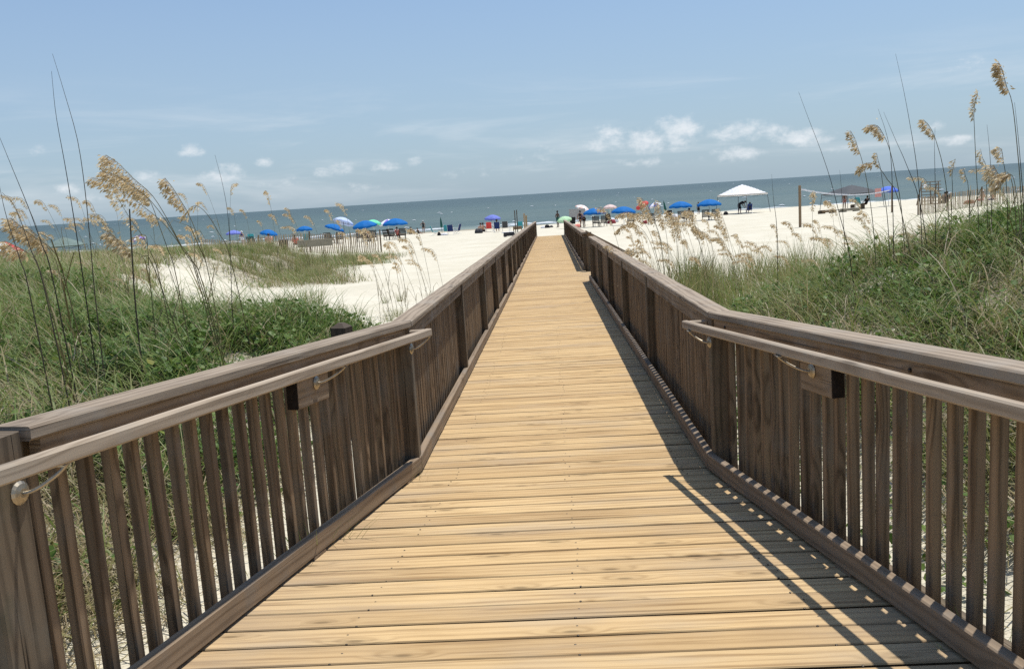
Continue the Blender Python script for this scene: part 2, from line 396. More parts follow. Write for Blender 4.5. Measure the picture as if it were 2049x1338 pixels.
# ------------------------------------------------------------------ ground and sea
def axis(parts):
    a = []
    for (p0, p1, st) in parts: a += list(np.arange(p0, p1, st))
    a.append(parts[-1][1]); return np.array(a)
def stretch(lo, hi, n): return lo * (hi / lo) ** (np.arange(n + 1) / n)
xs = axis([(-10, 10, .16)]); out_ = stretch(10.5, 7000, 46)
xs = np.concatenate([-out_[::-1], xs, out_])
ys = np.concatenate([-stretch(8, 4000, 14)[::-1], axis([(-7.5, 15, .16), (15, 60, .5), (60, 145, 1.3), (145, 230, 12)])])
GX, GY = np.meshgrid(xs, ys)
GZ = ground(GX, GY); nx, ny = len(xs), len(ys)
idx = np.arange(nx * ny).reshape(ny, nx)
F = np.stack([idx[:-1, :-1], idx[:-1, 1:], idx[1:, 1:], idx[1:, :-1]], -1).reshape(-1, 4)
GROUND_GRID = (np.stack([GX, GY, GZ], -1).reshape(-1, 3), F)
SEA_Z = -2.85
sx = np.concatenate([-stretch(20, 40000, 24)[::-1], stretch(20, 40000, 24)]); sy = np.concatenate([axis([(118, 160, 6)]), stretch(170, 42000, 26)])
GX, GY = np.meshgrid(sx, sy); nx, ny = len(sx), len(sy); idx = np.arange(nx * ny).reshape(ny, nx)
F = np.stack([idx[:-1, :-1], idx[:-1, 1:], idx[1:, 1:], idx[1:, :-1]], -1).reshape(-1, 4)
np_mesh('sea', np.stack([GX, GY, np.full_like(GX, SEA_Z)], -1).reshape(-1, 3), F, M['sea'], np.zeros(nx * ny), kind='structure')
# whitecaps and the low broken surf
mb = MB()
for i in range(120):
    y = 140 * (14 ** (random.random() ** 1.25)); x = y * random.uniform(-.75, .75); L = random.uniform(.4, 1.2) * (1 + y / 1100)
    p = [(x + L * t + random.uniform(-.1, .1), y + random.uniform(-.1, .1) * L, SEA_Z + .05 + (.10 + y * .00016) * math.sin(math.pi * (t + .5))) for t in (-.5, -.2, .1, .3, .5)]
    mb.tube(p, [.03, .09 + y * .0001, .11 + y * .00013, .08 + y * .0001, .03], 5)
for i in range(90):
    y = random.uniform(131, 139); x = random.uniform(-75, 60); L = random.uniform(1.5, 6)
    p = [(x + L * t, y + .3 * math.sin(3 * t + i), SEA_Z + .03 + .06 * math.sin(math.pi * (t + .5))) for t in (-.5, -.25, 0, .25, .5)]
    mb.tube(p, [.04, .10, .13, .1, .03], 5)
tag(mb.build('whitecaps', M['foam'], smooth=True), 'small white wave crests scattered over the sea', kind='stuff')

# ------------------------------------------------------------------ boardwalk deck
def rail_l(y):    # x of the inner edge of the cap, left and right
    return float(np.interp(y, [Y0, 17, 54], [-.828, -.77, -.80])) if y >= Y0 else -.828 - .183 * (Y0 - y)
def rail_r(y): return float(np.interp(y, [4.8, 18, 21, 54], [.812, .745, .735, .80])) if y >= 4.8 else .812 + .158 * (4.8 - y)
def curb_l(y):    # x of the inner face of the kerb board
    return rail_l(y) - .004 if y >= Y0 else -.832 - .177 * (Y0 - y)
def curb_r(y): return rail_r(y) - .026 if y >= 4.8 else .786 + .152 * (4.8 - y)
mb = MB(); y = .9; k = 0
while y < 53.95:
    w = .1305 + random.uniform(-.003, .002) + (.003 if y > 9 else 0); gap = random.choice((.006, .008, .010, .012, .014)) if y < 9 else .0095
    z = deck_z(y) - .019; th = math.atan2(deck_z(y + .1) - deck_z(y), .1)
    xl = curb_l(y) - .05 - random.uniform(0, .012); xr = curb_r(y) + .05 + random.uniform(0, .012)
    if 18.05 < y < 20.75: xr = .93
    dy = random.uniform(-.0016, .0016); dzz = random.uniform(-.0022, .0022)
    mb.board((xl, y + dy, z + dzz), (xr, y - dy, z + random.uniform(-.0022, .0022)), w, .038, up=(0, -math.sin(th), math.cos(th)), ch=.004, seg=9 if y < 10 else 3, wob=.0011 if y < 10 else .0006)
    y += w + gap
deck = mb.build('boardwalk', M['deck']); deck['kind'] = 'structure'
mb = MB()                                  # stringers and short piles that carry it
for s in (-1, 1):
    prev = None
    for y in [.9, 2.5, Y0] + list(np.arange(7.5, 53, 2.5)) + [53.9]:
        x = (curb_l(y) + .03) if s < 0 else (curb_r(y) - .03)
        p = Vector((x, y, deck_z(y) - .04 - .075))
        if prev is not None: mb.board(prev, p, .04, .145)
        prev = p
for y in np.arange(1.5, 50, 2.4):
    for x in (-.6, .6): mb.board((x, y, gz(x, y) - .3), (x, y, deck_z(y) - .045), .1, .1, up=(0, 1, 0))
mb.build('frame', M['post'], deck)
mb = MB()
for y in np.arange(1.9, 11.4, .1425):      # nail heads over the three stringers
    for x in (-.62, .02, .66):
        for d in (-.035, .035):
            xx = x + random.uniform(-.02, .02) + (.10 * x * max(0, Y0 - y)); yy = y + d
            mb.lathe((xx, yy, deck_z(yy) - .002), [(.0042, 0), (.0042, .0025), (.002, .0032)], 6)
o = mb.build('nail', M['screw'], deck); o['kind'] = 'stuff'

# ------------------------------------------------------------------ railings
RAIL_H = .905
CAP_W = .124
def railing(name, label, side, fx, ys_posts, y_start, y_end, max_parts=100, corner=None, caps=None, pitch=.107, RH=RAIL_H):
    """posts, caps, sub-rails, balusters, kerb; fx(y) = x of the walking-side edge, side = -1 left / +1 right"""
    org = Vector((fx(y_start), y_start, deck_z(y_start)))
    root = empty(name, org, label=label, cat='railing')
    def P(y, off, h, f=fx):               # off = distance outward from the walking-side edge
        return Vector((f(y) + side * off, y, deck_z(y) + h))
    for yp in ys_posts:                   # 4x4 posts up to the cap
        mb = MB(); g = min(gz(fx(yp) + side * .056, yp), deck_z(yp)) - .25
        mb.board((fx(yp) + side * .056, yp, g), (fx(yp) + side * .056, yp, deck_z(yp) + RH - .038), .09, .09, up=(0, 1, 0), ch=.006)
        mb.build('post', M['post'], root, org)
    # breakpoints
    br = sorted(set([y_start] + [y for y in ys_posts if y_start < y < y_end] + [y_end]))
    # top caps: two bays each
    cb = caps or ([y_start] + ([corner] if corner and y_start < corner < y_end else []))
    if not caps:
        rest = [y for y in ys_posts if y > (corner or y_start) + 1]
        cb += rest[1::2] + [y_end]
        cb = sorted(set(cb))
    for a, b in zip(cb[:-1], cb[1:]):
        mb = MB(); e = .0012
        seg = max(1, int((b - a) / .5))
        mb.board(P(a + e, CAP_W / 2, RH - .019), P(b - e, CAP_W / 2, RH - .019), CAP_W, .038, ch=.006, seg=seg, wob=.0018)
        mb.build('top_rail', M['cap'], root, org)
    for a, b in zip(br[:-1], br[1:]):     # vertical sub-rail between posts and lower rail outside
        mb = MB(); mb.board(P(a + .048, .040, RH - .039 - .045), P(b - .048, .040, RH - .039 - .045), .036, .089, ch=.004, seg=4 if b < 9 else 1, wob=.001)
        mb.build('sub_rail', M['rail'], root, org)
        mb = MB(); mb.board(P(a, .140, -.03), P(b, .140, -.03), .036, .085, ch=.004)
        mb.build('lower_rail', M['post'], root, org)
    # kerb boards on the deck
    fk = (curb_l if side < 0 else curb_r) if fx in (rail_l, rail_r) else fx
    kb = [y_start] + [y for y in (corner,) if y] + [y for y in np.arange((corner or y_start) + 3.66, y_end - 1, 3.66)] + [y_end]
    for a, b in zip(kb[:-1], kb[1:]):
        mb = MB(); mb.board(P(a + .002, .021, .0575, fk), P(b - .002, .021, .0575, fk), .042, .09, ch=.005, seg=6, wob=.0012)
        mb.build('kerb', M['curb'], root, org)
    mb = MB()
    for y in np.arange(y_start + .3, y_end, 1.2): mb.board(P(y - .06, .021, .006, fk), P(y + .06, .021, .006, fk), .04, .0135, ch=.001)
    mb.build('kerb_block', M['curb'], root, org)
    # balusters
    ysb = [y for y in np.arange(y_start + .085, y_end - .03, pitch) if all(abs(y - p) > .10 for p in ys_posts)]
    ysb = sorted(ysb + [p + e for p in ys_posts for e in (-.064, .064) if y_start < p + e < y_end])
    rest = MB(); n = 0
    for y in ysb:
        yy = y + random.uniform(-.006, .006); lean = random.uniform(-.007, .007)
        near = n < max_parts
        mb = MB() if near else rest
        mb.board(P(yy + lean, .102, -.055), P(yy, .102, RH - .042), .038 + random.uniform(-.0015, .001), .038, up=(0, 1, 0) if fx(y) == fx(y + .01) else (side * -.17, 1, 0), ch=.004, seg=3 if y < 8 else 1, wob=.0012)
        if near: mb.build('baluster', M['baluster'], root, org)
        n += 1
    if rest.v:
        o = rest.build('baluster', M['baluster'], root, org); o['kind'] = 'stuff'; o['label'] = 'far balusters'
    return root, org, P

LP = [Y0, 8.09, 10.67, 12.9, 15.25, 17.5, 19.7, 22.1, 24.5, 26.9, 29.3, 31.7, 34.1, 36.5, 38.9, 41.3, 43.7, 46.1, 48.5, 50.9, 53.4]
railL, orgL, PL = railing('wooden_railing', 'long weathered railing on the left side of the boardwalk with a thick square end post', -1, rail_l, LP, 2.2, 53.95, corner=Y0)
RP = [2.05, 4.82, 7.95, 10.5, 12.9, 15.27, 17.45]
railR, orgR, PR = railing('wooden_railing', 'near weathered railing on the right side of the boardwalk, ending at the side stairs', 1, rail_r, RP + [18.0], 1.75, 18.06, corner=4.8, RH=.885)
FP = [21.2, 23.6, 26, 28.4, 30.8, 33.2, 35.6, 38, 40.4, 42.8, 45.2, 47.6, 50, 53.4]
def rail_f(y): return rail_r(y) - .012
railF, orgF, PF = railing('wooden_railing', 'far weathered wooden railing on the right, running from the side stairs to the sand', 1, rail_f, FP, 21.1, 53.95, RH=.89)

# big square end post of the left railing
mb = MB(); xp = rail_l(2.12) - .085
mb.board((xp, 2.115, gz(xp, 2.1) - .3), (xp, 2.115, deck_z(2.1) + RAIL_H - .012), .145, .145, up=(.19, 1, 0), ch=.007, seg=8, wob=.002)
o = mb.build('end_post', M['post'], railL, orgL); o['label'] = 'thick cracked square end post'
# grab rails with returns, brackets and spacer blocks
def grab(root, org, side, fx, y0, y1, post_y, blocks, brackets, H):
    off = -.095; H -= .024
    def Q(y, o, h): return Vector((fx(y) + side * o, y, deck_z(y) + h))
    mb = MB(); p1 = Q(y1, off, H)
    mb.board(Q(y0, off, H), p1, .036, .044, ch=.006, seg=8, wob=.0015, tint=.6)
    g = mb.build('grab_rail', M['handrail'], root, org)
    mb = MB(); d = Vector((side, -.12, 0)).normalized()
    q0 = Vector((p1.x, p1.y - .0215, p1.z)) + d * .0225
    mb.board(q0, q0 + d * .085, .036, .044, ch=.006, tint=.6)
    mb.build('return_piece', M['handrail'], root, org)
    for (yb, l) in blocks:                # blocks screwed across the balusters
        mb = MB(); mb.board(Q(yb - l / 2, .055, H - .108), Q(yb + l / 2, .055, H - .108), .054, .140, ch=.004)
        mb.build('spacer_block', M['rail'], root, org)
        mb = MB(); a = Q(yb - l / 2 - .001, .055, H - .108); b = Q(yb - l / 2 - .0035, .055, H - .108)
        mb.board(b, a, .050, .136, ch=.001); mb.build('block_end', M['end_grain'], root, org)
    for (yb, wall) in brackets:
        mb = MB(); c = Q(yb, wall, H - .088); ax = Vector((-side, -.18, 0)).normalized()
        mb.lathe(c, [(.0, 0), (.030, .0), (.031, .004), (.024, .010), (.012, .014)], 16, axis=ax)
        e = Q(yb + .035, off, H - .026)
        pts = [c + ax * .008, c + ax * .030 - Vector((0, 0, .006)), c.lerp(e, .55) - Vector((0, 0, .020)), e + Vector((0, 0, -.016)) - ax * .008, e]
        sm = []
        for i in range(13):               # smooth the arm
            t = i / 12; n = len(pts) - 1; P_ = Vector((0, 0, 0))
            for k, p in enumerate(pts): P_ += p * (math.comb(n, k) * t ** k * (1 - t) ** (n - k))
            sm.append(P_)
        mb.tube(sm, [.0052] * 13, 8)
        mb.board(e + Vector((0, -.028, .002)), e + Vector((0, .028, .002)), .02, .004, ch=.001)
        br = mb.build('bracket', M['metal'], root, org, smooth=False)
        mb = MB(); mb.lathe(c + ax * .0075 - Vector((0, 0, .018)), [(.0, 0), (.004, .0), (.004, .003), (.002, .004)], 8, axis=ax); mb.build('screw', M['screw'], br, org)
grab(railL, orgL, -1, rail_l, 1.5, 5.11, Y0, [(3.86, .30)], [(2.14, .012), (3.88, .027), (5.08, .010)], .855)
grab(railR, orgR, 1, rail_r, 1.2, 4.98, 4.8, [(3.60, .27)], [(3.62, .027), (4.81, .010)], .83)
# bolts and knots on the sub-rails
for root, org, f, s, ys_ in ((railL, orgL, rail_l, -1, (2.45, 3.0, 4.95)), (railR, orgR, rail_r, 1, (2.3, 2.9, 4.6))):
    mb = MB()
    for y in ys_:
        mb.lathe((f(y) + s * .0205, y, deck_z(y) + RAIL_H - .09), [(.008, 0), (.008, .004), (.005, .007)], 8, axis=(-s, -.15, 0))
    mb.build('bolt', M['screw'], root, org)

# side stairs at the gap on the right, with their far handrail
st = empty('side_stairs', (1.0, 19.4, deck_z(19.4)), label='short wooden stairs down to the sand from the gap in the right railing', cat='stairs')
so = Vector((1.0, 19.4, deck_z(19.4)))
for i in range(3):
    mb = MB(); z = deck_z(19.4) - .02 - .13 * (i + 1); x = 1.16 + .29 * i
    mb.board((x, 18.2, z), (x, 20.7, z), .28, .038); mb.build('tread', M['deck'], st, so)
for y in (18.15, 20.74):
    mb = MB(); mb.board((1.0, y, deck_z(19.4) - .10), (1.98, y, deck_z(19.4) - .53), .04, .2); mb.build('stringer', M['post'], st, so)
se = at(1267, 511, 20.84); sx0 = se.x - .02
mb = MB(); mb.board((.80, 20.84, .665), tuple(se), .10, .034, seg=3, wob=.002); mb.build('top_rail', M['rail'], st, so)
mb = MB(); mb.board((.84, 20.86, .600), (se.x - .03, 20.86, se.z - .055), .034, .07); mb.build('sub_rail', M['rail'], st, so)
for x, zt in ((.885, .63), (sx0 - .15, se.z + .02)):
    mb = MB(); mb.board((x, 20.95, gz(x, 20.9) - .3), (x, 20.95, zt), .10, .10, up=(0, 1, 0)); mb.build('post', M['post'], st, so)

# square bollard beside the left railing
b0 = at(682, 645, 6.6); zt = b0.z
bo = MB(); x, y = b0.x, b0.y
bo.board((x, y, gz(x, y) - .3), (x, y, zt - .035), .125, .125, up=(.3, 1, 0), ch=.008)
R = Matrix.Rotation(rad(-17), 3, 'Z'); w = .0585
vs = [Vector((x, y, zt - .035)) + R @ Vector((a * w, b * w, 0)) for a, b in ((-1, -1), (1, -1), (1, 1), (-1, 1))] + [Vector((x, y, zt - .003)) + R @ Vector((a * w * .35, b * w * .35, 0)) for a, b in ((-1, -1), (1, -1), (1, 1), (-1, 1))]
bo.add(vs, [(0, 1, 5, 4), (1, 2, 6, 5), (2, 3, 7, 6), (3, 0, 4, 7), (4, 5, 6, 7)])
tag(bo.build('bollard', M['dark_wood'], None, (x, y, gz(x, y))), 'dark square wooden bollard with a pointed top just outside the left railing', 'bollard')

# ------------------------------------------------------------------ dune vegetation
def blades(x, y, length, width, th0, th1, phi, tint, K=4, lift=None):
    n = len(x); z = ground(x, y) - .02 + (0 if lift is None else lift)
    w0 = RNG.uniform(-.6, .6, n)                                 # twist of the ribbon
    V = np.zeros((n, K + 1, 2, 3)); p = np.stack([x, y, z], -1)
    dirx, diry = np.cos(phi), np.sin(phi); side = np.stack([-np.sin(phi + w0), np.cos(phi + w0), np.zeros(n)], -1)
    for k in range(K + 1):
        t = k / K; wd = width * (1 - t) ** .7 * .5 + width * .02
        V[:, k, 0] = p - side * wd[:, None]; V[:, k, 1] = p + side * wd[:, None]
        th = th0 + (th1 - th0) * ((k + .5) / K) ** 1.2; st = length / K
        p = p + np.stack([np.sin(th) * dirx, np.sin(th) * diry, np.cos(th)], -1) * st[:, None]
        gzz = ground(p[:, 0], p[:, 1]) + .015 + .03 * t; p[:, 2] = np.maximum(p[:, 2], gzz)
    base = (np.arange(n) * (K + 1) * 2)[:, None]
    f = np.array([[2 * k, 2 * k + 1, 2 * k + 3, 2 * k + 2] for k in range(K)])
    Fq = (base[:, :, None] + f[None]).reshape(-1, 4)
    tt = np.repeat(tint, (K + 1) * 2)
    return V.reshape(-1, 3), Fq, tt
def scatter(n, x0, x1, y0, y1, dens, clump=0.):
    xs_, ys_ = [], []; got = 0
    while got < n:
        x = RNG.uniform(x0, x1, n); y = RNG.uniform(y0, y1, n)
        d = dens(x, y)
        if clump: d = d * np.clip((vnoise(x * 2.3, y * 2.3, 3) - .5 + clump) / clump, 0, 1)
        k = RNG.random(n) < d; xs_.append(x[k]); ys_.append(y[k]); got += k.sum()
        if k.sum() == 0: break
    return np.concatenate(xs_)[:n], np.concatenate(ys_)[:n]
def sees(x, y):      # inside or a little outside the view fan
    return (np.abs(x / np.maximum(y, .5)) < .85) | (y < 4)
def d_left(x, y):
    e = vnoise(x * .9, y * .9, 4) * 1.2
    near = sst(-1.62, -2.1, x) * (1 - sst(9.2 + e - .5, 11.5 + e, y - .6 * np.clip(-x - 3, 0, 5)))
    return near * sees(x, y)
def d_right(x, y):
    e = vnoise(x * .9 + 5, y * .9, 4) * 1.2
    lim = 8.3 + .95 * np.clip(x - 1.7, 0, 3.4)
    return sst(1.5, 2.0, x) * (1 - sst(lim + e - .6, lim + 1.6 + e, y)) * sees(x, y)
def d_farleft(x, y):
    e = (vnoise(x * .5, y * .3, 2) - .5) * 3
    a = sst(-5.8, -7.2, x + e * .6 + .42 * (y - 14)) * sst(8, 11, y) * (1 - sst(28, 31, y))
    b = sst(-5.6, -7.6, x + e * .8 + .10 * (y - 30)) * sst(24.5, 27, y + e * .7) * (1 - sst(40, 43, y + e * .6))
    return np.maximum(a, b) * sees(x, y) * (.5 + .5 * sst(.3, .6, vnoise(x * .8, y * .5, 1)))
def d_farright(x, y):
    e = (vnoise(x * .5, y * .3, 3) - .5) * 2
    return sst(4.2, 7., x + e - .12 * (y - 12)) * sst(9, 12, y) * (1 - sst(17, 24, y)) * sees(x, y)
def dryness(x, y, k=0):
    return vnoise(x * 1.1 + 7, y * 1.1, k) * .6 + vnoise(x * 3.1, y * 3.1, (k + 1) % 5) * .4
gx_, gy_ = GROUND_GRID[0][:, 0], GROUND_GRID[0][:, 1]
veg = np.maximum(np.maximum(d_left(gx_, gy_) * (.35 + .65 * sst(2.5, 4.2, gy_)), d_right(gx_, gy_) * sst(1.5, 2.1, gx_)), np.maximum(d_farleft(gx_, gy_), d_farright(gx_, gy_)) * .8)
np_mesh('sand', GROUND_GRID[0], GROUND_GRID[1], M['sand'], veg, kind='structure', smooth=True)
parts = []
def grow(n, box_, dens, lo, hi, w, greenness, K=4, clump=.35, th0=(.05, .6), th1=(.9, 2.2), wind=.35):
    x, y = scatter(n, *box_, dens, clump); n = len(x)
    L = RNG.uniform(lo, hi, n) * RNG.uniform(.7, 1.1, n)
    dr = dryness(x, y)
    t = np.clip(greenness(x, y, dr) + (vnoise(x * 4.3, y * 4.3, 2) - .5) * .30 + RNG.normal(0, .11, n), 0, 1)
    dry = RNG.random(n) < .16; t = np.where(dry, np.clip(t + RNG.uniform(.25, .6, n), 0, 1), t)
    phi = np.where(RNG.random(n) < wind, math.pi + RNG.normal(0, .5, n), RNG.uniform(0, 2 * math.pi, n))
    parts.append((blades(x, y, L, w * RNG.uniform(.6, 1.3, n), RNG.uniform(*th0, n), RNG.uniform(*th1, n), phi, t, K)))
def join(name, mat, kind='stuff', label=None):
    o = 0; V, F_, T = [], [], []
    for v, f, t in parts: V.append(v); F_.append(f + o); T.append(t); o += len(v)
    ob = np_mesh(name, np.concatenate(V), np.concatenate(F_), mat, np.concatenate(T), kind=kind)
    if label: ob['label'] = label
    parts.clear(); return ob
gl = lambda x, y, d: .12 + .42 * d + .42 * sst(5.4, 3.2, y) * sst(-1.5, -2.0, x)
gr = lambda x, y, d: .02 + .72 * d + .10 * sst(6.5, 4.0, y)
grow(40000, (-9.5, -1.55, 1.4, 14), d_left, .22, .60, .0105, gl, clump=.34)
grow(5200, (-9.5, -1.7, 1.4, 12), d_left, .5, .95, .008, gl, K=6, th0=(.05, .4), th1=(1.2, 2.6))
grow(44000, (1.45, 10.5, 1.4, 16), d_right, .16, .50, .0105, gr, clump=.34)
grow(5200, (1.6, 9.5, 1.8, 14), d_right, .45, .85, .008, gr, K=6, th0=(.05, .4), th1=(1.2, 2.6))
grow(1700, (-8, -1.7, 1.6, 11), d_left, .55, 1.05, .012, lambda x, y, d: .30 + .25 * d, K=7, th0=(.05, .35), th1=(1.3, 2.7))
grow(1900, (1.6, 8.5, 1.9, 12), d_right, .5, .95, .011, lambda x, y, d: .30 + .25 * d, K=7, th0=(.05, .35), th1=(1.3, 2.7))
grow(2600, (-5, -1.6, 1.5, 5.5), d_left, .3, .7, .008, lambda x, y, d: .72 + .2 * d, K=6, th0=(.2, .8), th1=(1.4, 2.6))
join('dune_grass', M['grass'], label='tangle of green and straw grass covering the dunes on both sides of the boardwalk')
# straw lying on the sand under the grass
def litter(n, box_, dens):
    x, y = scatter(n, *box_, dens, .5); n = len(x)
    parts.append(blades(x, y, RNG.uniform(.12, .38, n), .006 * RNG.uniform(.5, 1.4, n), RNG.uniform(.9, 1.5, n), RNG.uniform(1.3, 1.9, n), RNG.uniform(0, 6.28, n), np.clip(RNG.normal(.74, .14, n), .3, 1), 3, RNG.uniform(0, .09, n)))
litter(16000, (-4.5, -1.45, 1.4, 9), lambda x, y: sst(-1.5, -1.75, x) * (1 - sst(7, 10, y)) * (.4 + .6 * sst(5.5, 4.0, y)))
litter(12000, (1.38, 4.8, 1.4, 10), lambda x, y: sst(1.42, 1.62, x) * (1 - sst(7, 10, y)))
join('dead_grass', M['grass'], label='dry straw lying flat on the sand under the dune grass')
# far dunes: shorter counts, wider blades
gf = lambda x, y, d: .22 + .42 * d
grow(78000, (-34, -4.5, 9, 50), d_farleft, .22, .55, .018, gf, K=3, clump=.7, th1=(.6, 2.0), wind=.5)
grow(14000, (4, 18, 9, 25), d_farright, .3, .75, .014, gf, K=3, clump=.3, th1=(.5, 1.8), wind=.5)
join('far_dune_grass', M['grass'], label='thin tawny grass on the farther dunes')
# broad-leaved creeping vines
def leaves(n, box_, dens, s0, s1, hgt):
    x, y = scatter(n, *box_, dens, .22); n = len(x)
    z = ground(x, y) + RNG.random(n) ** 1.5 * hgt + .01
    s = RNG.uniform(s0, s1, n); phi = RNG.uniform(0, 6.28, n); ti = RNG.normal(.0, .55, n); ro = RNG.normal(0, .4, n)
    c = np.stack([x, y, z], -1)
    u = np.stack([np.cos(phi) * np.cos(ti), np.sin(phi) * np.cos(ti), np.sin(ti)], -1)
    v = np.stack([-np.sin(phi) * np.cos(ro), np.cos(phi) * np.cos(ro), np.sin(ro)], -1)
    w = np.cross(u, v); S = s[:, None]
    P_ = [c - u * S * .45, c + v * S * .50 - u * S * .15 + w * S * .10, c + v * S * .34 + u * S * .36 + w * S * .08, c + u * S * .62 - w * S * .05, c - v * S * .34 + u * S * .36 + w * S * .08, c - v * S * .50 - u * S * .15 + w * S * .10]
    V = np.stack(P_, 1).reshape(-1, 3); b = (np.arange(n) * 6)[:, None, None]
    Fq = (b + np.array([[0, 1, 2, 3], [0, 3, 4, 5]])[None]).reshape(-1, 4)
    t = np.clip(RNG.normal(.38, .2, n) + (RNG.random(n) < .04) * .45, 0, 1)
    parts.append((V, Fq, np.repeat(t, 6)))
dvl = lambda x, y: (1 - .55 * sst(6.5, 9, y)) * d_left(x, y) * (.10 + .90 * sst(.58, .44, dryness(x, y))) * (.18 + .82 * sst(3.6, 5.6, y))
dvr = lambda x, y: d_right(x, y) * (.25 + .75 * sst(.60, .40, dryness(x, y)))
leaves(19000, (-9, -1.6, 1.6, 13), dvl, .024, .062, .26)
leaves(28000, (1.5, 9.5, 1.8, 14), dvr, .022, .055, .26)
leaves(700, (-3.4, -1.15, 7.5, 14), lambda x, y: sst(-1.1, -1.3, x) * (1 - sst(10, 14, y)), .03, .06, .12)
leaves(700, (1.05, 1.6, 3.0, 8), lambda x, y: np.ones_like(x), .02, .05, .12)
join('creeping_vines', M['vine'], label='broad leaved green creeping vines on the dunes')

# ------------------------------------------------------------------ single plants
def curve(pts, n):
    """Catmull-Rom through the points"""
    P_ = [Vector(p) for p in pts]; P_ = [P_[0] * 2 - P_[1]] + P_ + [P_[-1] * 2 - P_[-2]]; out = []
    m = len(P_) - 3
    for i in range(n + 1):
        u = i / n * m; k = min(int(u), m - 1); t = u - k
        a, b, c, d = P_[k:k + 4]
        out.append(.5 * ((2 * b) + (c - a) * t + (2 * a - 5 * b + 4 * c - d) * t * t + (3 * b - a - 3 * c + d) * t ** 3))
    return out
def seed_head(pts, n, size, parent, wind=(-1, 0, -.5), spread=.07, name='seed_head'):
    mb = MB(); W = Vector(wind).normalized()
    for i in range(n):
        s = (i + random.random()) / n; u = s * (len(pts) - 1); k = min(int(u), len(pts) - 2)
        p = pts[k].lerp(pts[k + 1], u - k); ax = (pts[k + 1] - pts[k]).normalized()
        d = (W * random.uniform(.3, 1.4) + Vector((random.gauss(0, .35), random.gauss(0, .55), random.gauss(-.15, .35))) + ax * .35).normalized()
        L = spread * (.35 + .65 * math.sin(math.pi * min(1, .12 + .88 * (1 - s)))) * random.uniform(.15, 1.)
        q = p + d * L + Vector((0, 0, -.25 * L))
        dd = (d + Vector((0, 0, -.55)) + ax * .2).normalized(); sd = dd.cross(Vector((random.gauss(0, 1), random.gauss(0, 1), random.gauss(0, 1)))).normalized(); nn = dd.cross(sd)
        z = size * random.uniform(.75, 1.2)
        mb.add([q, q + dd * z * .45 + sd * z * .19 + nn * z * .05, q + dd * z, q + dd * z * .45 - sd * z * .19 + nn * z * .05], [(0, 1, 2, 3)], None, min(1, max(0, random.gauss(.5, .24))))
        if i % 2 == 0: mb.tube([p, p.lerp(q, .6) + Vector((0, 0, .006)), q], [.0009, .0007, .0005], 3, False, .45)
    mb.tube(pts, .0012, 3, False, .3)
    return mb.build(name, M['oat_seed'], parent)
def sea_oat(pts, head=0., nsp=90, size=.028, r0=.0042, label=None, group=None, name='sea_oat', cat='sea oat', leaves_=0, mat=None, wind=(-1, 0, -.5), spread=.07, rt=.0012, hang=True):
    """pts from base to tip in world space; the top 'head' share of the stem carries seeds"""
    base = Vector(pts[0]); c = [p - base for p in curve(pts, 18)]
    mb = MB(); n = len(c)
    mb.tube(c, [r0 + (rt - r0) * (i / (n - 1)) ** .8 for i in range(n)], 5, True, random.random())
    for i in range(leaves_):
        a = random.uniform(0, 6.28); L = random.uniform(.25, .6); k = random.randint(0, 4); p = c[k]
        q = [p, p + Vector((math.cos(a) * L * .25, math.sin(a) * L * .25, L * .45)), p + Vector((math.cos(a) * L * .6, math.sin(a) * L * .6, L * .55)), p + Vector((math.cos(a) * L, math.sin(a) * L, L * .3))]
        s = Vector((-math.sin(a), math.cos(a), 0)) * .005
        vs = []
        for j, v in enumerate(q): vs += [v - s * (1 - j * .3), v + s * (1 - j * .3)]
        mb.add(vs, [(2 * j, 2 * j + 1, 2 * j + 3, 2 * j + 2) for j in range(3)], None, random.uniform(.2, .9))
    o = mb.build(name, mat or M['oat_stem'])
    o.location = base; tag(o, label, cat, group)
    if head: seed_head(c[int(18 * (1 - head)):], nsp, size, o, wind, spread)
    return o
def pix(pl, Y, dY=0.):
    """photo points listed tip first -> world points base first, carried down to the ground"""
    w = [at(px, py, Y + dY * i) for i, (px, py) in enumerate(pl)]
    a, b = w[-2], w[-1]
    for _ in range(60):
        if b.z <= gz(b.x, b.y) - .03: break
        d = (b - a).normalized() * .08; d.z = -abs(d.z) - .02; a, b = b, b + d
    if (b - w[-1]).length > .1: w.append(b)
    return w[::-1]
S = sea_oat
# left of the boardwalk, standing against the sky
BARE = dict(name='dry_stalk', cat='dry stalk', mat=M['dead_stem'], r0=.0046, rt=.0009)
S(pix([(105, 108), (130, 190), (155, 280), (170, 380), (182, 500), (190, 590)], 5.5), label='tallest bare dark stalk against the sky on the left', **BARE)
S(pix([(103, 143), (112, 230), (130, 330), (150, 450), (168, 570)], 5.4), label='tall bare dark stalk just left of the tallest one', **BARE)
S(pix([(-6, 262), (24, 335), (58, 418), (84, 490), (106, 560)], 5.0), label='bare dark stalk leaning in from the left edge of the view', **BARE)
S(pix([(-2, 368), (12, 430), (40, 520), (60, 590)], 4.6), label='lower bare dark stalk at the left edge beside a bent one', **BARE)
S(pix([(4, 385), (30, 415), (62, 500), (92, 590)], 4.7), label='bent bare stalk arching beside the left edge', **BARE)
S(pix([(430, 310), (446, 372), (457, 440), (462, 540), (464, 610)], 7.5), label='slim bare stalk alone in front of the sea left of the fence', **BARE)
S(pix([(259, 418), (262, 470), (266, 540), (271, 610)], 6.2), label='short thick dark stalk in front of the left dune', **{**BARE, 'r0': .0062, 'rt': .0048})
S(pix([(485, 530), (496, 565), (512, 612)], 9.), label='short dark leaning stalk at the edge of the left sand', **BARE)
S(pix([(300, 470), (330, 520), (350, 570)], 9.), label='thin leaning stalk behind the left vines', **BARE)
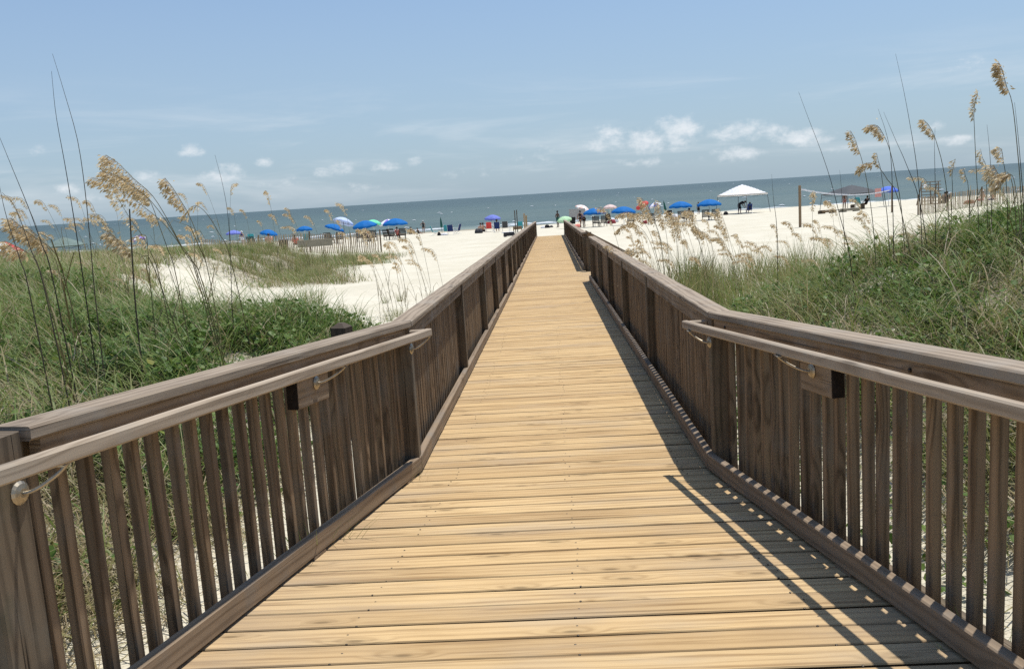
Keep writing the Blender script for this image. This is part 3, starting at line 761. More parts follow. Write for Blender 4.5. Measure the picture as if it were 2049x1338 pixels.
H = dict(nsp=260, size=.036, head=.44, leaves_=2, spread=.075)
S(pix([(212, 310), (238, 328), (268, 358), (302, 388), (330, 430), (362, 490), (392, 545)], 6.5), label='large golden sea oat head, topmost of the left clump', **H)
S(pix([(205, 322), (240, 345), (272, 376), (300, 402), (318, 450), (336, 500), (352, 550)], 6.7), label='golden sea oat head tucked under the topmost of the left clump', **H)
S(pix([(206, 343), (232, 350), (264, 372), (298, 398), (338, 450), (366, 500), (396, 548)], 6.4), label='golden sea oat head third from the top of the left clump', **H)
S(pix([(184, 356), (222, 364), (262, 394), (318, 438), (346, 470), (380, 520), (404, 560)], 6.6), label='long thin sea oat head stretching farthest left of the left clump', **H)
S(pix([(222, 370), (238, 400), (262, 440), (284, 470), (304, 510), (320, 560)], 6.9), label='narrow sea oat head hanging low inside the left clump', **{**H, 'nsp': 80, 'spread': .06})
S(pix([(330, 356), (346, 376), (362, 402), (378, 430), (398, 480), (420, 560)], 6.8), label='sea oat head standing alone right of the golden clump', **{**H, 'nsp': 210})
S(pix([(368, 432), (380, 418), (394, 412), (414, 428), (440, 470), (462, 520)], 7.2), label='small sea oat head bent over on an arched stem near the lone bare stalk', **{**H, 'nsp': 46, 'head': .3, 'spread': .06})
S(pix([(216, 462), (236, 480), (262, 502), (286, 512), (310, 540)], 6.5), label='golden sea oat head low in front of the sea between stalks', **{**H, 'nsp': 210})
S(pix([(22, 436), (48, 458), (78, 480), (104, 500), (130, 560)], 5.2), label='golden sea oat head at the far left edge above the grass', **{**H, 'nsp': 250})
S(pix([(60, 458), (84, 480), (104, 508), (122, 560)], 5.6), label='sea oat head drooping right of the far left one', **{**H, 'nsp': 180})
S(pix([(10, 482), (36, 494), (62, 512), (86, 560)], 5.0), label='sea oat head lowest at the far left edge', **{**H, 'nsp': 180})
S(pix([(262, 478), (290, 470), (296, 500), (300, 560)], 6.8), label='small tawny head behind the short thick dark stalk', **{**H, 'nsp': 50})
# right of the boardwalk
S(pix([(1598, 184), (1618, 238), (1642, 300), (1662, 360), (1680, 430), (1698, 500)], 8.), label='bare stalk leaning left in front of the grey canopy tent', **BARE)
S(pix([(1792, 108), (1808, 180), (1822, 255), (1834, 330), (1842, 420)], 8.), label='tallest bare stalk against the sky on the right', **BARE)
S(pix([(1757, 218), (1772, 262), (1782, 310), (1786, 390)], 8.3), label='thin bare stalk left of the tallest right one', **BARE)
S(pix([(1768, 224), (1792, 280), (1814, 330), (1842, 410)], 8.1), label='thin bare stalk crossing behind the tallest right one', **BARE)
S(pix([(1544, 348), (1548, 400), (1554, 450), (1556, 530)], 11.), label='thin upright bare stalk right of the white canopy tent', **{**BARE, 'r0': .0075})
S(pix([(1680, 340), (1683, 370), (1686, 420), (1690, 480)], 10.), label='short bare stalk standing before the grey canopy', **BARE)
S(pix([(1871, 255), (1870, 300), (1871, 350), (1872, 420)], 8.4), label='bare stalk in front of the wooden slatted stand', **BARE)
S(pix([(1975, 250), (1980, 300), (1983, 350), (1984, 420)], 8.), label='thin bare stalk left of the tallest right seed head', **BARE)
S(pix([(2030, 205), (2037, 270), (2043, 340), (2049, 430)], 6.5), label='bare stalk beside the tallest right seed head', **BARE)
H2 = dict(nsp=120, size=.034, head=.36, leaves_=2, spread=.05)
S(pix([(1999, 126), (2006, 142), (2014, 172), (2026, 210), (2036, 300), (2043, 400)], 6.5), label='sea oat head highest on the right near the edge of the view', **{**H2, 'nsp': 250})
S(pix([(1957, 182), (1953, 200), (1949, 225), (1950, 262), (1953, 330), (1957, 410)], 8.), label='narrow upright sea oat head left of the highest right one', **{**H2, 'nsp': 100, 'spread': .035})
S(pix([(1848, 240), (1858, 250), (1868, 268), (1876, 292), (1886, 330), (1896, 400)], 8.), label='sea oat head nodding left above the wooden slatted stand', **H2)
S(pix([(1741, 251), (1756, 252), (1768, 270), (1779, 296), (1790, 340), (1804, 420)], 8.), label='thick golden sea oat head left of the tallest right bare stalk', **{**H2, 'nsp': 180, 'spread': .07})
S(pix([(1702, 262), (1711, 278), (1718, 300), (1724, 318), (1736, 370), (1748, 460)], 8.2), label='sea oat head nodding over the grey canopy tent', **H2)
S(pix([(1721, 340), (1730, 328), (1745, 327), (1758, 334), (1776, 360), (1798, 400)], 8.), label='greenish sea oat head bent level over the grey canopy', **{**H2, 'nsp': 130, 'spread': .06})
S(pix([(1754, 306), (1757, 320), (1762, 338), (1768, 380), (1776, 440)], 8.4), label='small upright sea oat head behind the bent level one', **{**H2, 'nsp': 46, 'spread': .035})
S(pix([(1912, 318), (1908, 332), (1905, 350), (1906, 380), (1904, 420)], 8.6), label='small pale seed head right of the wooden slatted stand', **{**H2, 'nsp': 40, 'spread': .03})
S(pix([(1928, 337), (1932, 352), (1937, 370), (1940, 420)], 8.6), label='small tan seed head over the right slat fence', **{**H2, 'nsp': 40, 'spread': .03})
S(pix([(1962, 298), (1966, 316), (1972, 330), (1974, 370), (1976, 430)], 8.3), label='small brown seed head below the narrow upright one', **{**H2, 'nsp': 44, 'spread': .035})
S(pix([(1994, 296), (2004, 300), (2008, 325), (2012, 350), (2016, 420)], 7.4), label='sea oat head with a hooked white tip at the right', **{**H2, 'nsp': 70, 'spread': .05})
S(pix([(1988, 330), (2000, 350), (2016, 345), (2026, 370), (2032, 430)], 7.2), label='heavy golden sea oat head drooping at the right edge', **{**H2, 'nsp': 220, 'spread': .10})
S(pix([(1996, 372), (2010, 352), (2026, 352), (2034, 390), (2040, 440)], 7.0), label='heavy golden sea oat head beneath the other drooping one at the right edge', **{**H2, 'nsp': 210, 'spread': .10})
# the broad clump right behind the side stairs
H3 = dict(nsp=230, size=.040, head=.42, leaves_=3, spread=.09)
for i, (pl, lab) in enumerate([
        ([(1284, 396), (1296, 412), (1308, 438), (1322, 480), (1330, 550)], 'tall golden sea oat head in front of the red umbrella'),
        ([(1318, 402), (1324, 424), (1330, 450), (1336, 490), (1340, 550)], 'golden sea oat head right of the tall one before the umbrellas'),
        ([(1238, 430), (1256, 424), (1276, 432), (1298, 460), (1316, 520), (1326, 580)], 'broad golden sea oat head reaching left over the chairs'),
        ([(1236, 462), (1250, 450), (1272, 450), (1296, 474), (1318, 540)], 'broad golden sea oat head lowest of the clump behind the side stairs'),
        ([(1262, 430), (1284, 426), (1304, 438), (1320, 476), (1330, 560)], 'golden sea oat head in the heart of the clump behind the stairs'),
        ([(1336, 420), (1346, 440), (1352, 470), (1358, 520), (1362, 580)], 'hanging sea oat head right of the clump behind the stairs'),
        ([(1348, 424), (1358, 450), (1366, 490), (1372, 560)], 'second hanging sea oat head right of the clump behind the stairs'),
        ([(1440, 416), (1448, 440), (1458, 470), (1470, 520), (1480, 560)], 'dense sea oat head left of the white canopy legs'),
        ([(1390, 452), (1402, 462), (1414, 484), (1424, 530)], 'thin sea oat head alone on the pale sand')]):
    S(pix(pl, 12.5 + .25 * i), label=lab, **H3)

# prototypes copied into the crowds
protos = []
for i in range(9):
    h = .95 + .07 * i; b = random.uniform(.10, .3)
    o = S([(0, 0, 0), (-.02, 0, h * .4), (-.06 - b * .3, .02, h * .75), (-.11 - b * .6, .02, h * 1.0), (-.2 - b * random.uniform(.7, 1.3), .03, h * 1.06 - b * .15)], head=.38, nsp=110, size=.040, leaves_=4, spread=.06, label='x', r0=.0035)
    protos.append(o)
def crowd(n, place, label, group, sc=(.75, 1.1)):
    for i in range(n):
        x, y = place()
        o = copy_tree(random.choice(protos)); o.location = (x, y, gz(x, y) - .03); o.rotation_euler = (random.gauss(0, .06), random.gauss(0, .08), random.gauss(0, .6))
        s = random.uniform(*sc); o.scale = (s, s, s * random.uniform(.9, 1.1)); tag(o, label, 'sea oat', group)
def fan(x0, x1, y0, y1):
    def f():
        y = random.uniform(y0, y1); return (at(random.uniform(x0, x1), 480, y).x, y)
    return f
crowd(34, fan(0, 480, 15, 24), 'one of the many tawny sea oats waving over the far left dunes', 'sea oats on the far left dunes', (.9, 1.2))
crowd(20, fan(380, 720, 27, 36), 'one of the sea oats sprouting along the sand fence on the left', 'sea oats along the left sand fence', (1.3, 1.75))
crowd(16, fan(745, 890, 13, 19), 'one of the sparse sea oats on the bare sand close to the left railing', 'sea oats beside the left railing', (.75, 1.05))
crowd(46, fan(1250, 1520, 11.5, 20), 'one of the sea oats on the pale sand right of the side stairs', 'sea oats behind the right railing', (.75, 1.12))
crowd(30, fan(1490, 1760, 11, 17), 'one of the thin sea oats behind the right dune below the net', 'sea oats behind the right dune', (.7, 1.0))
crowd(20, fan(1740, 2049, 11, 16), 'one of the sea oats along the crest of the right dune', 'sea oats on the right dune crest', (.6, .95))
crowd(12, fan(20, 330, 8, 12), 'one of the low sea oats rising from the near left dune', 'sea oats on the near left dune', (.5, .8))
for p in protos:
    for ch in list(p.children): bpy.data.objects.remove(ch)
    bpy.data.objects.remove(p)
# grass tufts on the open sand
tufts = []
for i in range(5):
    n = 70; x = RNG.normal(0, .10, n); y = RNG.normal(0, .10, n); phi = np.arctan2(y, x) + RNG.normal(0, .5, n)
    v, f, t = blades(x, y, RNG.uniform(.25, .6, n), .008 * RNG.uniform(.6, 1.3, n), RNG.uniform(.05, .5, n), RNG.uniform(.5, 1.3, n), phi, np.clip(RNG.normal(.5, .16, n), 0, 1), 3)
    v[:, 2] -= gz(0, 0)
    tufts.append(np_mesh('grass_tuft', v, f, M['grass'], t))
def tuft(px, py, Y, label, group=None, s=1.):
    p = at(px, py, Y); o = random.choice(tufts).copy(); COL.objects.link(o); o.location = (p.x, Y, gz(p.x, Y)); o.rotation_euler = (0, 0, random.uniform(0, 6.3)); o.scale = (s, s, s * random.uniform(.8, 1.15)); tag(o, label, 'grass tuft', group)
tuft(600, 600, 19, 'big round grass tuft alone on the left sand', s=1.5); tuft(632, 596, 19.3, 'upright grass tuft beside the big round one on the left sand', s=1.3)
tuft(652, 630, 15.5, 'dark spiky tuft on the left sand above the vines', s=.7)
for i in range(46):
    y = random.uniform(27, 43); x = at(random.uniform(470, 745), 520, y).x
    o = random.choice(tufts).copy(); COL.objects.link(o); o.location = (x, y, gz(x, y)); o.rotation_euler = (0, 0, random.uniform(0, 6.3)); s = random.uniform(.9, 1.7); o.scale = (s, s, s); tag(o, 'one of the grass tufts scattered on the sand before the left fence', 'grass tuft', 'tufts before the left fence')
for i in range(62):
    y = random.uniform(12, 20); x = at(random.uniform(1290, 1640), 520, y).x
    o = random.choice(tufts).copy(); COL.objects.link(o); o.location = (x, y, gz(x, y)); o.rotation_euler = (0, 0, random.uniform(0, 6.3)); s = random.uniform(.8, 1.5); o.scale = (s, s, s * 1.35); tag(o, 'one of the grass tufts growing among the sea oats on the right sand', 'grass tuft', 'tufts on the right sand')
for i in range(10):
    y = random.uniform(13, 20); x = at(random.uniform(700, 900), 560, y).x
    o = random.choice(tufts).copy(); COL.objects.link(o); o.location = (x, y, gz(x, y)); o.rotation_euler = (0, 0, random.uniform(0, 6.3)); s = random.uniform(.3, .6); o.scale = (s, s, s); tag(o, 'one of the tiny grass tufts on the sand close to the left railing', 'grass tuft', 'tiny tufts by the left railing')
for (px, py, Y, s, l) in [(620, 1080, 3.95, .75, 'green grass tuft pushing through the left railing by the kerb'), (800, 900, 5.0, .45, 'small grass tuft at the foot of the left corner post'), (1990, 1240, 2.6, .45, 'thin dry tuft behind the right kerb at the edge of the view'), (1560, 470, 11.5, 1.6, 'dark upright clump of grass left of the net post'), (1640, 480, 11.2, 1.3, 'dark grass clump right of the net post')]:
    tuft(px, py, Y, l, s=s)
for t in tufts: bpy.data.objects.remove(t)

# ------------------------------------------------------------------ people
def person(name, label, loc, rz, pose, skin, hair=None, wear=(), hat=None, s=1., cat='person', group=None):
    """joints in metres, x right, y forward, z up; one continuous skinned body"""
    J = dict(pel=(0, 0, .93), belly=(0, .01, 1.06), chest=(0, .0, 1.28), neck=(0, .0, 1.46), jaw=(0, .03, 1.53), head=(0, .015, 1.62), top=(0, .0, 1.69),
             shL=(-.17, 0, 1.40), elL=(-.24, -.03, 1.12), wrL=(-.26, .05, .88), haL=(-.26, .07, .80), shR=(.17, 0, 1.40), elR=(.24, -.03, 1.12), wrR=(.26, .05, .88), haR=(.26, .07, .80),
             hiL=(-.09, 0, .88), knL=(-.10, .02, .48), anL=(-.10, -.02, .07), toL=(-.12, .14, .03), hiR=(.09, 0, .88), knR=(.10, .02, .48), anR=(.10, -.02, .07), toR=(.12, .14, .03))
    J.update({k: v for k, v in pose.items() if k != 'face'})
    Rr = dict(pel=.125, belly=.115, chest=.135, neck=.055, jaw=.068, head=.088, top=.062, sh=.062, el=.042, wr=.028, ha=.030, hi=.085, kn=.055, an=.038, to=.032)
    E_ = [('pel', 'belly'), ('belly', 'chest'), ('chest', 'neck'), ('neck', 'jaw'), ('jaw', 'head'), ('head', 'top')]
    for k in 'LR': E_ += [('chest', 'sh' + k), ('sh' + k, 'el' + k), ('el' + k, 'wr' + k), ('wr' + k, 'ha' + k), ('pel', 'hi' + k), ('hi' + k, 'kn' + k), ('kn' + k, 'an' + k), ('an' + k, 'to' + k)]
    ks = list(J); me = bpy.data.meshes.new('skeleton'); me.from_pydata([J[k] for k in ks], [(ks.index(a), ks.index(b)) for a, b in E_], [])
    tmp = bpy.data.objects.new('skeleton', me); COL.objects.link(tmp)
    tmp.modifiers.new('skin', 'SKIN'); sv = me.skin_vertices[0].data
    for i, k in enumerate(ks):
        r = Rr[k if k in Rr else k[:-1]]; sv[i].radius = (r, r * (.8 if k in ('pel', 'belly', 'chest') else 1)); sv[i].use_root = (k == 'pel')
    sub = tmp.modifiers.new('sub', 'SUBSURF'); sub.levels = 1; sub.render_levels = 1
    dg = bpy.context.evaluated_depsgraph_get(); ev = tmp.evaluated_get(dg); bm = bmesh.new(); bm.from_mesh(ev.to_mesh()); 
    V = [v.co.copy() for v in bm.verts]; bm.verts.index_update(); Fc = [[v.index for v in f.verts] for f in bm.faces]; bm.free()
    bpy.data.objects.remove(tmp)
    mb = MB(); mb.add(V, Fc, None, .5)
    for k in 'LR':                         # five fingers, bent, on each hand; thumb off the side
        w, h = Vector(J['wr' + k]), Vector(J['ha' + k]); d = (h - w).normalized(); sd = d.cross(Vector((0, 1, 0.2))).normalized(); up = sd.cross(d)
        for i, (o, L) in enumerate(((-.027, .055), (-.009, .072), (.009, .078), (.027, .068))):
            p = h + sd * o + d * .015; mb.tube([p, p + d * L * .55 + up * .004, p + d * L * .9 + up * .018], [.0095, .0085, .006], 5, True, .5)
        p = w.lerp(h, .6) + up * .02; mb.tube([p, p + up * .03 + d * .03, p + up * .038 + d * .06], [.011, .009, .007], 5, True, .5)
    hd, jw = Vector(J['head']), Vector(J['jaw']); upv = (hd - jw).normalized(); fw = Vector(pose.get('face', (0, 1, 0))).normalized(); rt = fw.cross(upv).normalized()
    mb.tube([hd + fw * .085 + upv * .0, hd + fw * .105 - upv * .035], [.009, .016], 5, True, .5)
    for q in (-1, 1): mb.lathe(hd + rt * q * .088 - upv * .015, [(.0, -.01), (.022, -.008), (.024, .004), (.0, .008)], 7, axis=rt)
    body = mb.build(name, skin, smooth=True); body.location = loc; body.rotation_euler = (0, 0, rz); body.scale = (s, s, s); tag(body, label, cat, group)
    if hair:
        mb = MB(); mb.lathe(hd - fw * .018 + upv * .012, [(.092, -.06), (.100, -.02), (.097, .03), (.072, .075), (.03, .098), (0, .102)], 10, axis=upv)
        mb.build('hair', hair, body, smooth=True)
    for (kind, mat) in wear:
        mb = MB(); v = lambda k: Vector(J[k])
        if kind in ('shorts', 'bikini', 'suit', 'trousers'):
            e = .55 if kind == 'shorts' else (.12 if kind != 'trousers' else .95)
            mb.tube([v('pel').lerp(v('belly'), .75), v('pel').lerp(v('belly'), .2), v('pel') - (v('belly') - v('pel')).normalized() * .05], [.142, .155, .150], 12, True, .5, .88)
            for k in 'LR': mb.tube([v('hi' + k) + Vector((0, 0, .03)), v('hi' + k).lerp(v('kn' + k), e * .5), v('hi' + k).lerp(v('kn' + k), e)], [.108, .104, .098 if e < .9 else .075], 10, True, .5)
        if kind in ('suit', 'shirt', 'top'):
            lo = v('pel').lerp(v('belly'), .2) if kind != 'top' else v('belly').lerp(v('chest'), .55)
            mb.tube([lo, lo.lerp(v('chest'), .55), v('chest') + (v('neck') - v('chest')) * .35, v('chest').lerp(v('neck'), .72)], [.150, .155, .165, .09], 12, True, .5, .82)
            if kind == 'shirt':
                for k in 'LR': mb.tube([v('chest').lerp(v('sh' + k), .5), v('sh' + k), v('sh' + k).lerp(v('el' + k), .6)], [.085, .082, .066], 9, True, .5)
        mb.build({'shirt': 'shirt', 'top': 'top', 'suit': 'swimsuit', 'shorts': 'shorts', 'bikini': 'bikini', 'trousers': 'trousers'}[kind], mat, body, smooth=True)
    if hat:
        mb = MB(); mb.lathe(hd + upv * .035, [(.165, 0), (.168, .006), (.10, .015), (.096, .07), (.06, .095), (0, .10)] if hat[0] == 'brim' else [(.10, -.01), (.105, .03), (.085, .075), (.04, .10), (0, .104)], 12, axis=upv)
        if hat[0] == 'cap': mb.board(hd + upv * .03 + fw * .08, hd + upv * .025 + fw * .17, .13, .012, up=upv)
        mb.build('hat', hat[1], body)
    return body
SIT = dict(pel=(0, -.05, .42), belly=(0, -.10, .54), chest=(0, -.19, .76), neck=(0, -.24, .93), jaw=(0, -.22, 1.0), head=(0, -.245, 1.09), top=(0, -.27, 1.16), shL=(-.17, -.21, .88), elL=(-.25, -.10, .64), wrL=(-.22, .12, .58), haL=(-.21, .19, .58),
           shR=(.17, -.21, .88), elR=(.25, -.10, .64), wrR=(.22, .12, .58), haR=(.21, .19, .58), hiL=(-.09, -.02, .40), knL=(-.12, .40, .46), anL=(-.11, .62, .10), toL=(-.12, .76, .06), hiR=(.09, -.02, .40), knR=(.12, .40, .46), anR=(.11, .62, .10), toR=(.12, .76, .06))
LOW = {k: (v[0], v[1], max(.03, v[2] - .26)) for k, v in SIT.items()}
BEND = dict(pel=(0, -.05, .90), belly=(0, .08, 1.0), chest=(0, .28, 1.10), neck=(0, .44, 1.12), jaw=(0, .52, 1.10), head=(0, .60, 1.12), top=(0, .67, 1.14), face=(0, .7, -.7), shL=(-.17, .36, 1.10), elL=(-.20, .42, .84), wrL=(-.16, .55, .64), haL=(-.15, .58, .56), shR=(.17, .36, 1.10), elR=(.20, .42, .84), wrR=(.16, .55, .64), haR=(.15, .58, .56),
            hiL=(-.10, -.06, .86), knL=(-.13, .0, .46), anL=(-.13, -.10, .07), hiR=(.10, -.06, .86), knR=(.13, .05, .46), anR=(.13, .0, .07), toR=(.14, .16, .03), toL=(-.14, .06, .03))
HIPS = dict(elL=(-.36, -.02, 1.18), wrL=(-.20, .08, 1.02), haL=(-.14, .10, .98))
WALK = dict(knL=(-.09, .20, .50), anL=(-.09, .22, .08), toL=(-.09, .36, .05), knR=(.09, -.04, .48), anR=(.09, -.28, .12), toR=(.09, -.18, .03), elL=(-.24, -.12, 1.13), wrL=(-.24, -.12, .88), haL=(-.24, -.10, .80), elR=(.24, .06, 1.12), wrR=(.23, .22, .92), haR=(.22, .27, .86))

# ------------------------------------------------------------------ beach furniture
def spot(px, py, Y):                      # ground point under a photo point seen at distance Y
    p = at(px, py, Y); return Vector((p.x, Y, gz(p.x, Y)))
def umbrella(label, px, py, Y, cloth, R=1.12, top=2.05, tilt=(0, 0), group=None, scal=True, pole=None, name='beach_umbrella'):
    p = spot(px, py, Y); root = empty(name, p, random.uniform(0, 6), label, 'umbrella', group)
    q = Matrix.Rotation(tilt[0], 3, 'Y') @ Matrix.Rotation(tilt[1], 3, 'X'); H = R * .40; piv = Vector((0, 0, top - H))
    rzm = Matrix.Rotation(-root.rotation_euler.z, 3, 'Z') @ q @ Matrix.Rotation(root.rotation_euler.z, 3, 'Z')
    n, m = 48, 8; mb = MB(); vs = []; fs = []
    for i in range(m + 1):
        t = i / m
        for k in range(n):
            a = 2 * math.pi * k / n; ph = (k % 6) / 6; sag = 1 - .07 * math.sin(math.pi * ph) * t
            vs.append(piv + rzm @ Vector((math.cos(a) * R * t * sag, math.sin(a) * R * t * sag, H * (1 - t ** 1.9) - .035 * math.sin(math.pi * ph) * t * t)))
    for k in range(n):                    # valance
        a = 2 * math.pi * k / n; ph = (k % 6) / 6; sag = 1 - .07 * math.sin(math.pi * ph)
        vs.append(piv + rzm @ Vector((math.cos(a) * R * sag * 1.005, math.sin(a) * R * sag * 1.005, -.035 * math.sin(math.pi * ph) - .11 - .03 * math.sin(math.pi * ph))))
    for i in range(m + 1):
        for k in range(n): j = (k + 1) % n; fs.append((i * n + k, i * n + j, (i + 1) * n + j, (i + 1) * n + k))
    mb.add(vs, fs, None, .5); c = mb.build('canopy', cloth, root, smooth=True)
    sol = c.modifiers.new('thickness', 'SOLIDIFY'); sol.thickness = .004
    mb = MB()
    for k in range(8):
        a = 2 * math.pi * k / 8; mb.tube([piv + rzm @ Vector((0, 0, H * .72)), piv + rzm @ Vector((math.cos(a) * R * .5, math.sin(a) * R * .5, H * .66)), piv + rzm @ Vector((math.cos(a) * R * .97, math.sin(a) * R * .97, .0))], .006, 4)
    mb.build('frame', M['steel'], root)
    mb = MB(); mb.tube([(0, 0, -.25), piv + Vector((0, 0, 0)), piv + rzm @ Vector((0, 0, H + .06))], [.02, .02, .014], 8); mb.build('pole', pole or M['white_metal'], root)
    return root
def closed_umbrella(label, px, py, Y, cloth, top=2.4, lean=0.):
    p = spot(px, py, Y); root = empty('closed_umbrella', p, 0, label, 'umbrella')
    L = Vector((lean, 0, 1)); mb = MB()
    mb.tube([L * z for z in (top * .42, top * .5, top * .7, top * .86, top * .97)], [.05, .13, .10, .07, .02], 9); mb.build('folded_canopy', cloth, root)
    mb = MB(); mb.tube([(0, 0, -.2), L * top], .02, 7); mb.build('pole', M['steel'], root)
    return root
def make_lounger(wood_):
    root = empty('beach_chair', (0, 0, 0))
    mb = MB()
    for x in (-.29, .29): mb.board((x, -.35, .34), (x, .95, .30), .04, .07)
    mb.build('frame', wood_, root)
    mb = MB()
    for i in range(9): y = -.28 + i * .14; mb.board((-.28, y, .355 - .03 * (y + .35) / 1.3), (.28, y, .355 - .03 * (y + .35) / 1.3), .11, .018)
    mb.build('seat', wood_, root)
    mb = MB(); a = Vector((0, -.38, .36)); b = Vector((0, -.82, 1.0))
    for x in (-.29, .29): mb.board(a + Vector((x, 0, 0)), b + Vector((x, 0, 0)), .04, .05)
    for i in range(6): p = a.lerp(b, .1 + i * .17); mb.board(p - Vector((.29, 0, 0)), p + Vector((.29, 0, 0)), .095, .018, up=(0, -.8, -.6))
    mb.build('backrest', wood_, root)
    for x in (-.28, .28):
        for y in (-.28, .82): mb = MB(); mb.board((x, y - (.08 if y < 0 else -.05), 0), (x, y, .33), .045, .045, up=(0, 1, 0)); mb.build('leg', wood_, root)
        mb = MB(); mb.board((x, -.5, .56), (x, .16, .54), .06, .022); mb.board((x, .14, .32), (x, .12, .54), .04, .04, up=(0, 1, 0)); mb.build('armrest', wood_, root)
    return root
def make_camp(cloth):
    root = empty('camp_chair', (0, 0, 0))
    mb = MB(); mb.board((0, -.22, .33), (0, .26, .38), .52, .02, seg=3, wob=.012); mb.build('seat', cloth, root)
    mb = MB(); mb.board((0, -.22, .34), (0, -.42, .92), .52, .02, up=(0, 1, .3), seg=3, wob=.012); mb.build('backrest', cloth, root)
    for x in (-.26, .26):
        for (p, q) in (((x, -.34, 0), (x, .26, .40)), ((x, .30, 0), (x, -.24, .40))): mb = MB(); mb.tube([p, q], .011, 6); mb.build('leg', M['white_metal'], root)
        mb = MB(); mb.tube([(x, -.22, .34), (x, -.43, .94)], .012, 6); mb.tube([(x, -.30, .58), (x, .24, .56)], .016, 6); mb.build('armrest', M['white_metal'], root)
    return root
_chairs = {}
def chair(kind, label, px, py, Y, rz=0., group=None, s=1.):
    if kind not in _chairs: _chairs[kind] = make_lounger(M['chair_wood']) if kind == 'wood' else make_camp(M[kind]); o = _chairs[kind]
    else: o = copy_tree(_chairs[kind])
    o.location = spot(px, py, Y); o.rotation_euler = (0, 0, rz); o.scale = (s, s, s); return tag(o, label, 'beach chair', group)
def canopy(label, px, py, Y, cloth, W=3.4, eave=2.05, peak=2.95, rz=.5, spread=.18, name='canopy_tent', val=.18):
    p = spot(px, py, Y); root = empty(name, p, rz, label, 'canopy tent'); n = 16; mb = MB(); vs = []; fs = []; h = W / 2
    for j in range(n + 1):
        for i in range(n + 1):
            x, y = -1 + 2 * i / n, -1 + 2 * j / n; m = max(abs(x), abs(y)); m = .75 * m + .25 * min(1., (x ** 4 + y ** 4) ** .25)
            z = eave + (peak - eave) * (.72 * (1 - m) ** 1.05 + .28 * (1 - m * m))
            vs.append((x * h, y * h, z))
    q = lambda i, j: j * (n + 1) + i
    for j in range(n):
        for i in range(n): fs.append((q(i, j), q(i + 1, j), q(i + 1, j + 1), q(i, j + 1)))
    edge = [q(i, 0) for i in range(n)] + [q(n, j) for j in range(n)] + [q(n - i, n) for i in range(n)] + [q(0, n - j) for j in range(n)]
    o0 = len(vs)
    for k in edge: v = vs[k]; vs.append((v[0] * 1.01, v[1] * 1.01, v[2] - val))
    for a in range(len(edge)): b = (a + 1) % len(edge); fs.append((edge[a], edge[b], o0 + b, o0 + a))
    mb.add(vs, fs, None, .5); c = mb.build('roof', cloth, root, smooth=True); sol = c.modifiers.new('thickness', 'SOLIDIFY'); sol.thickness = .004
    for x in (-1, 1):
        for y in (-1, 1): mb = MB(); mb.board((x * (h + spread), y * (h + spread), -.05), (x * h * .98, y * h * .98, eave), .04, .04, up=(0, 1, 0)); mb.build('leg', M['steel'], root)
    mb = MB()
    for (a, b) in (((-1, -1), (1, -1)), ((1, -1), (1, 1)), ((1, 1), (-1, 1)), ((-1, 1), (-1, -1))):
        A = Vector((a[0] * h * .97, a[1] * h * .97, 0)); B = Vector((b[0] * h * .97, b[1] * h * .97, 0)); mid = (A + B) / 2
        for s_, e_ in ((A, mid), (mid, B)):
            mb.tube([s_ + Vector((0, 0, eave - .05)), e_ + Vector((0, 0, eave - .32))], .01, 4); mb.tube([s_ + Vector((0, 0, eave - .32)), e_ + Vector((0, 0, eave - .05))], .01, 4)
    mb.build('truss', M['steel'], root)
    return root

B_ = dict(pole=M['white_metal'])
umbrella('pale blue umbrella tilted right with a dark pole behind the left sand fence', 690, 476, 84, M['pale_blue'], R=.98, top=2.35, tilt=(.30, -.25), pole=M['steel'])
umbrella('blue umbrella tilted right, half hidden below the pale blue one', 672, 482, 86, M['blue'], R=1.0, top=1.75, tilt=(.35, -.1))
umbrella('blue umbrella in front of the mint green one behind the end of the sand fence', 733, 488, 84, M['blue'], R=1.14, top=1.95, tilt=(-.08, .1))
umbrella('mint green umbrella behind a blue one', 750, 478, 92, M['mint'], R=.80, top=2.0, tilt=(.12, 0))
umbrella('blue umbrella over dark chairs right of the fence end post', 794, 484, 84, M['blue'], R=1.18, top=1.95)
umbrella('purple and white umbrella peeking out behind the blue one by the fence end', 779, 476, 94, M['purple_stripes'], R=.95, top=1.95, tilt=(-.1, .1))
umbrella('blue umbrella behind sea oats left of the teal chairs and the fence board', 541, 498, 84, M['blue'], R=.85, top=1.6, tilt=(.2, .0))
umbrella('blue umbrella behind the sand fence above the fence board', 612, 490, 86, M['blue'], R=.75, top=1.75)
umbrella('small lavender umbrella far off by the water left of the blue ones', 470, 490, 122, M['lavender'], R=1.05, top=1.95)
umbrella('small lavender and white umbrella by the water behind the left grass', 279, 506, 96, M['purple_stripes'], R=.85, top=1.9, tilt=(-.2, 0))
umbrella('multicoloured striped umbrella at the far left edge', 10, 522, 60, M['rainbow_stripes'], R=1.25, top=1.7, tilt=(.1, 0))
umbrella('violet blue umbrella over the red chair left of the boardwalk end', 987, 458, 96, M['lavender'], R=.86, top=1.75, tilt=(.05, .1))
umbrella('pale green umbrella set low beyond the end of the right railing', 1130, 452, 86, M['pale_green'], R=.70, top=1.15, tilt=(-.1, .15))
umbrella('pink and white striped umbrella tilted behind the grey panel', 1168, 448, 94, M['pink_stripes'], R=.85, top=2.05, tilt=(.45, .0))
umbrella('blue umbrella over two wooden chairs right of the grey panel', 1191, 456, 84, M['blue'], R=1.05, top=1.72)
umbrella('small pale pink umbrella between two blue ones', 1222, 446, 100, M['pink_white'], R=.72, top=1.85)
umbrella('blue umbrella behind the golden sea oats right of the pale pink one', 1249, 452, 84, M['blue'], R=1.12, top=1.70, tilt=(.05, .0))
umbrella('red umbrella tilted behind the sea oats', 1286, 446, 94, M['red'], R=.72, top=1.9, tilt=(-.5, .2))
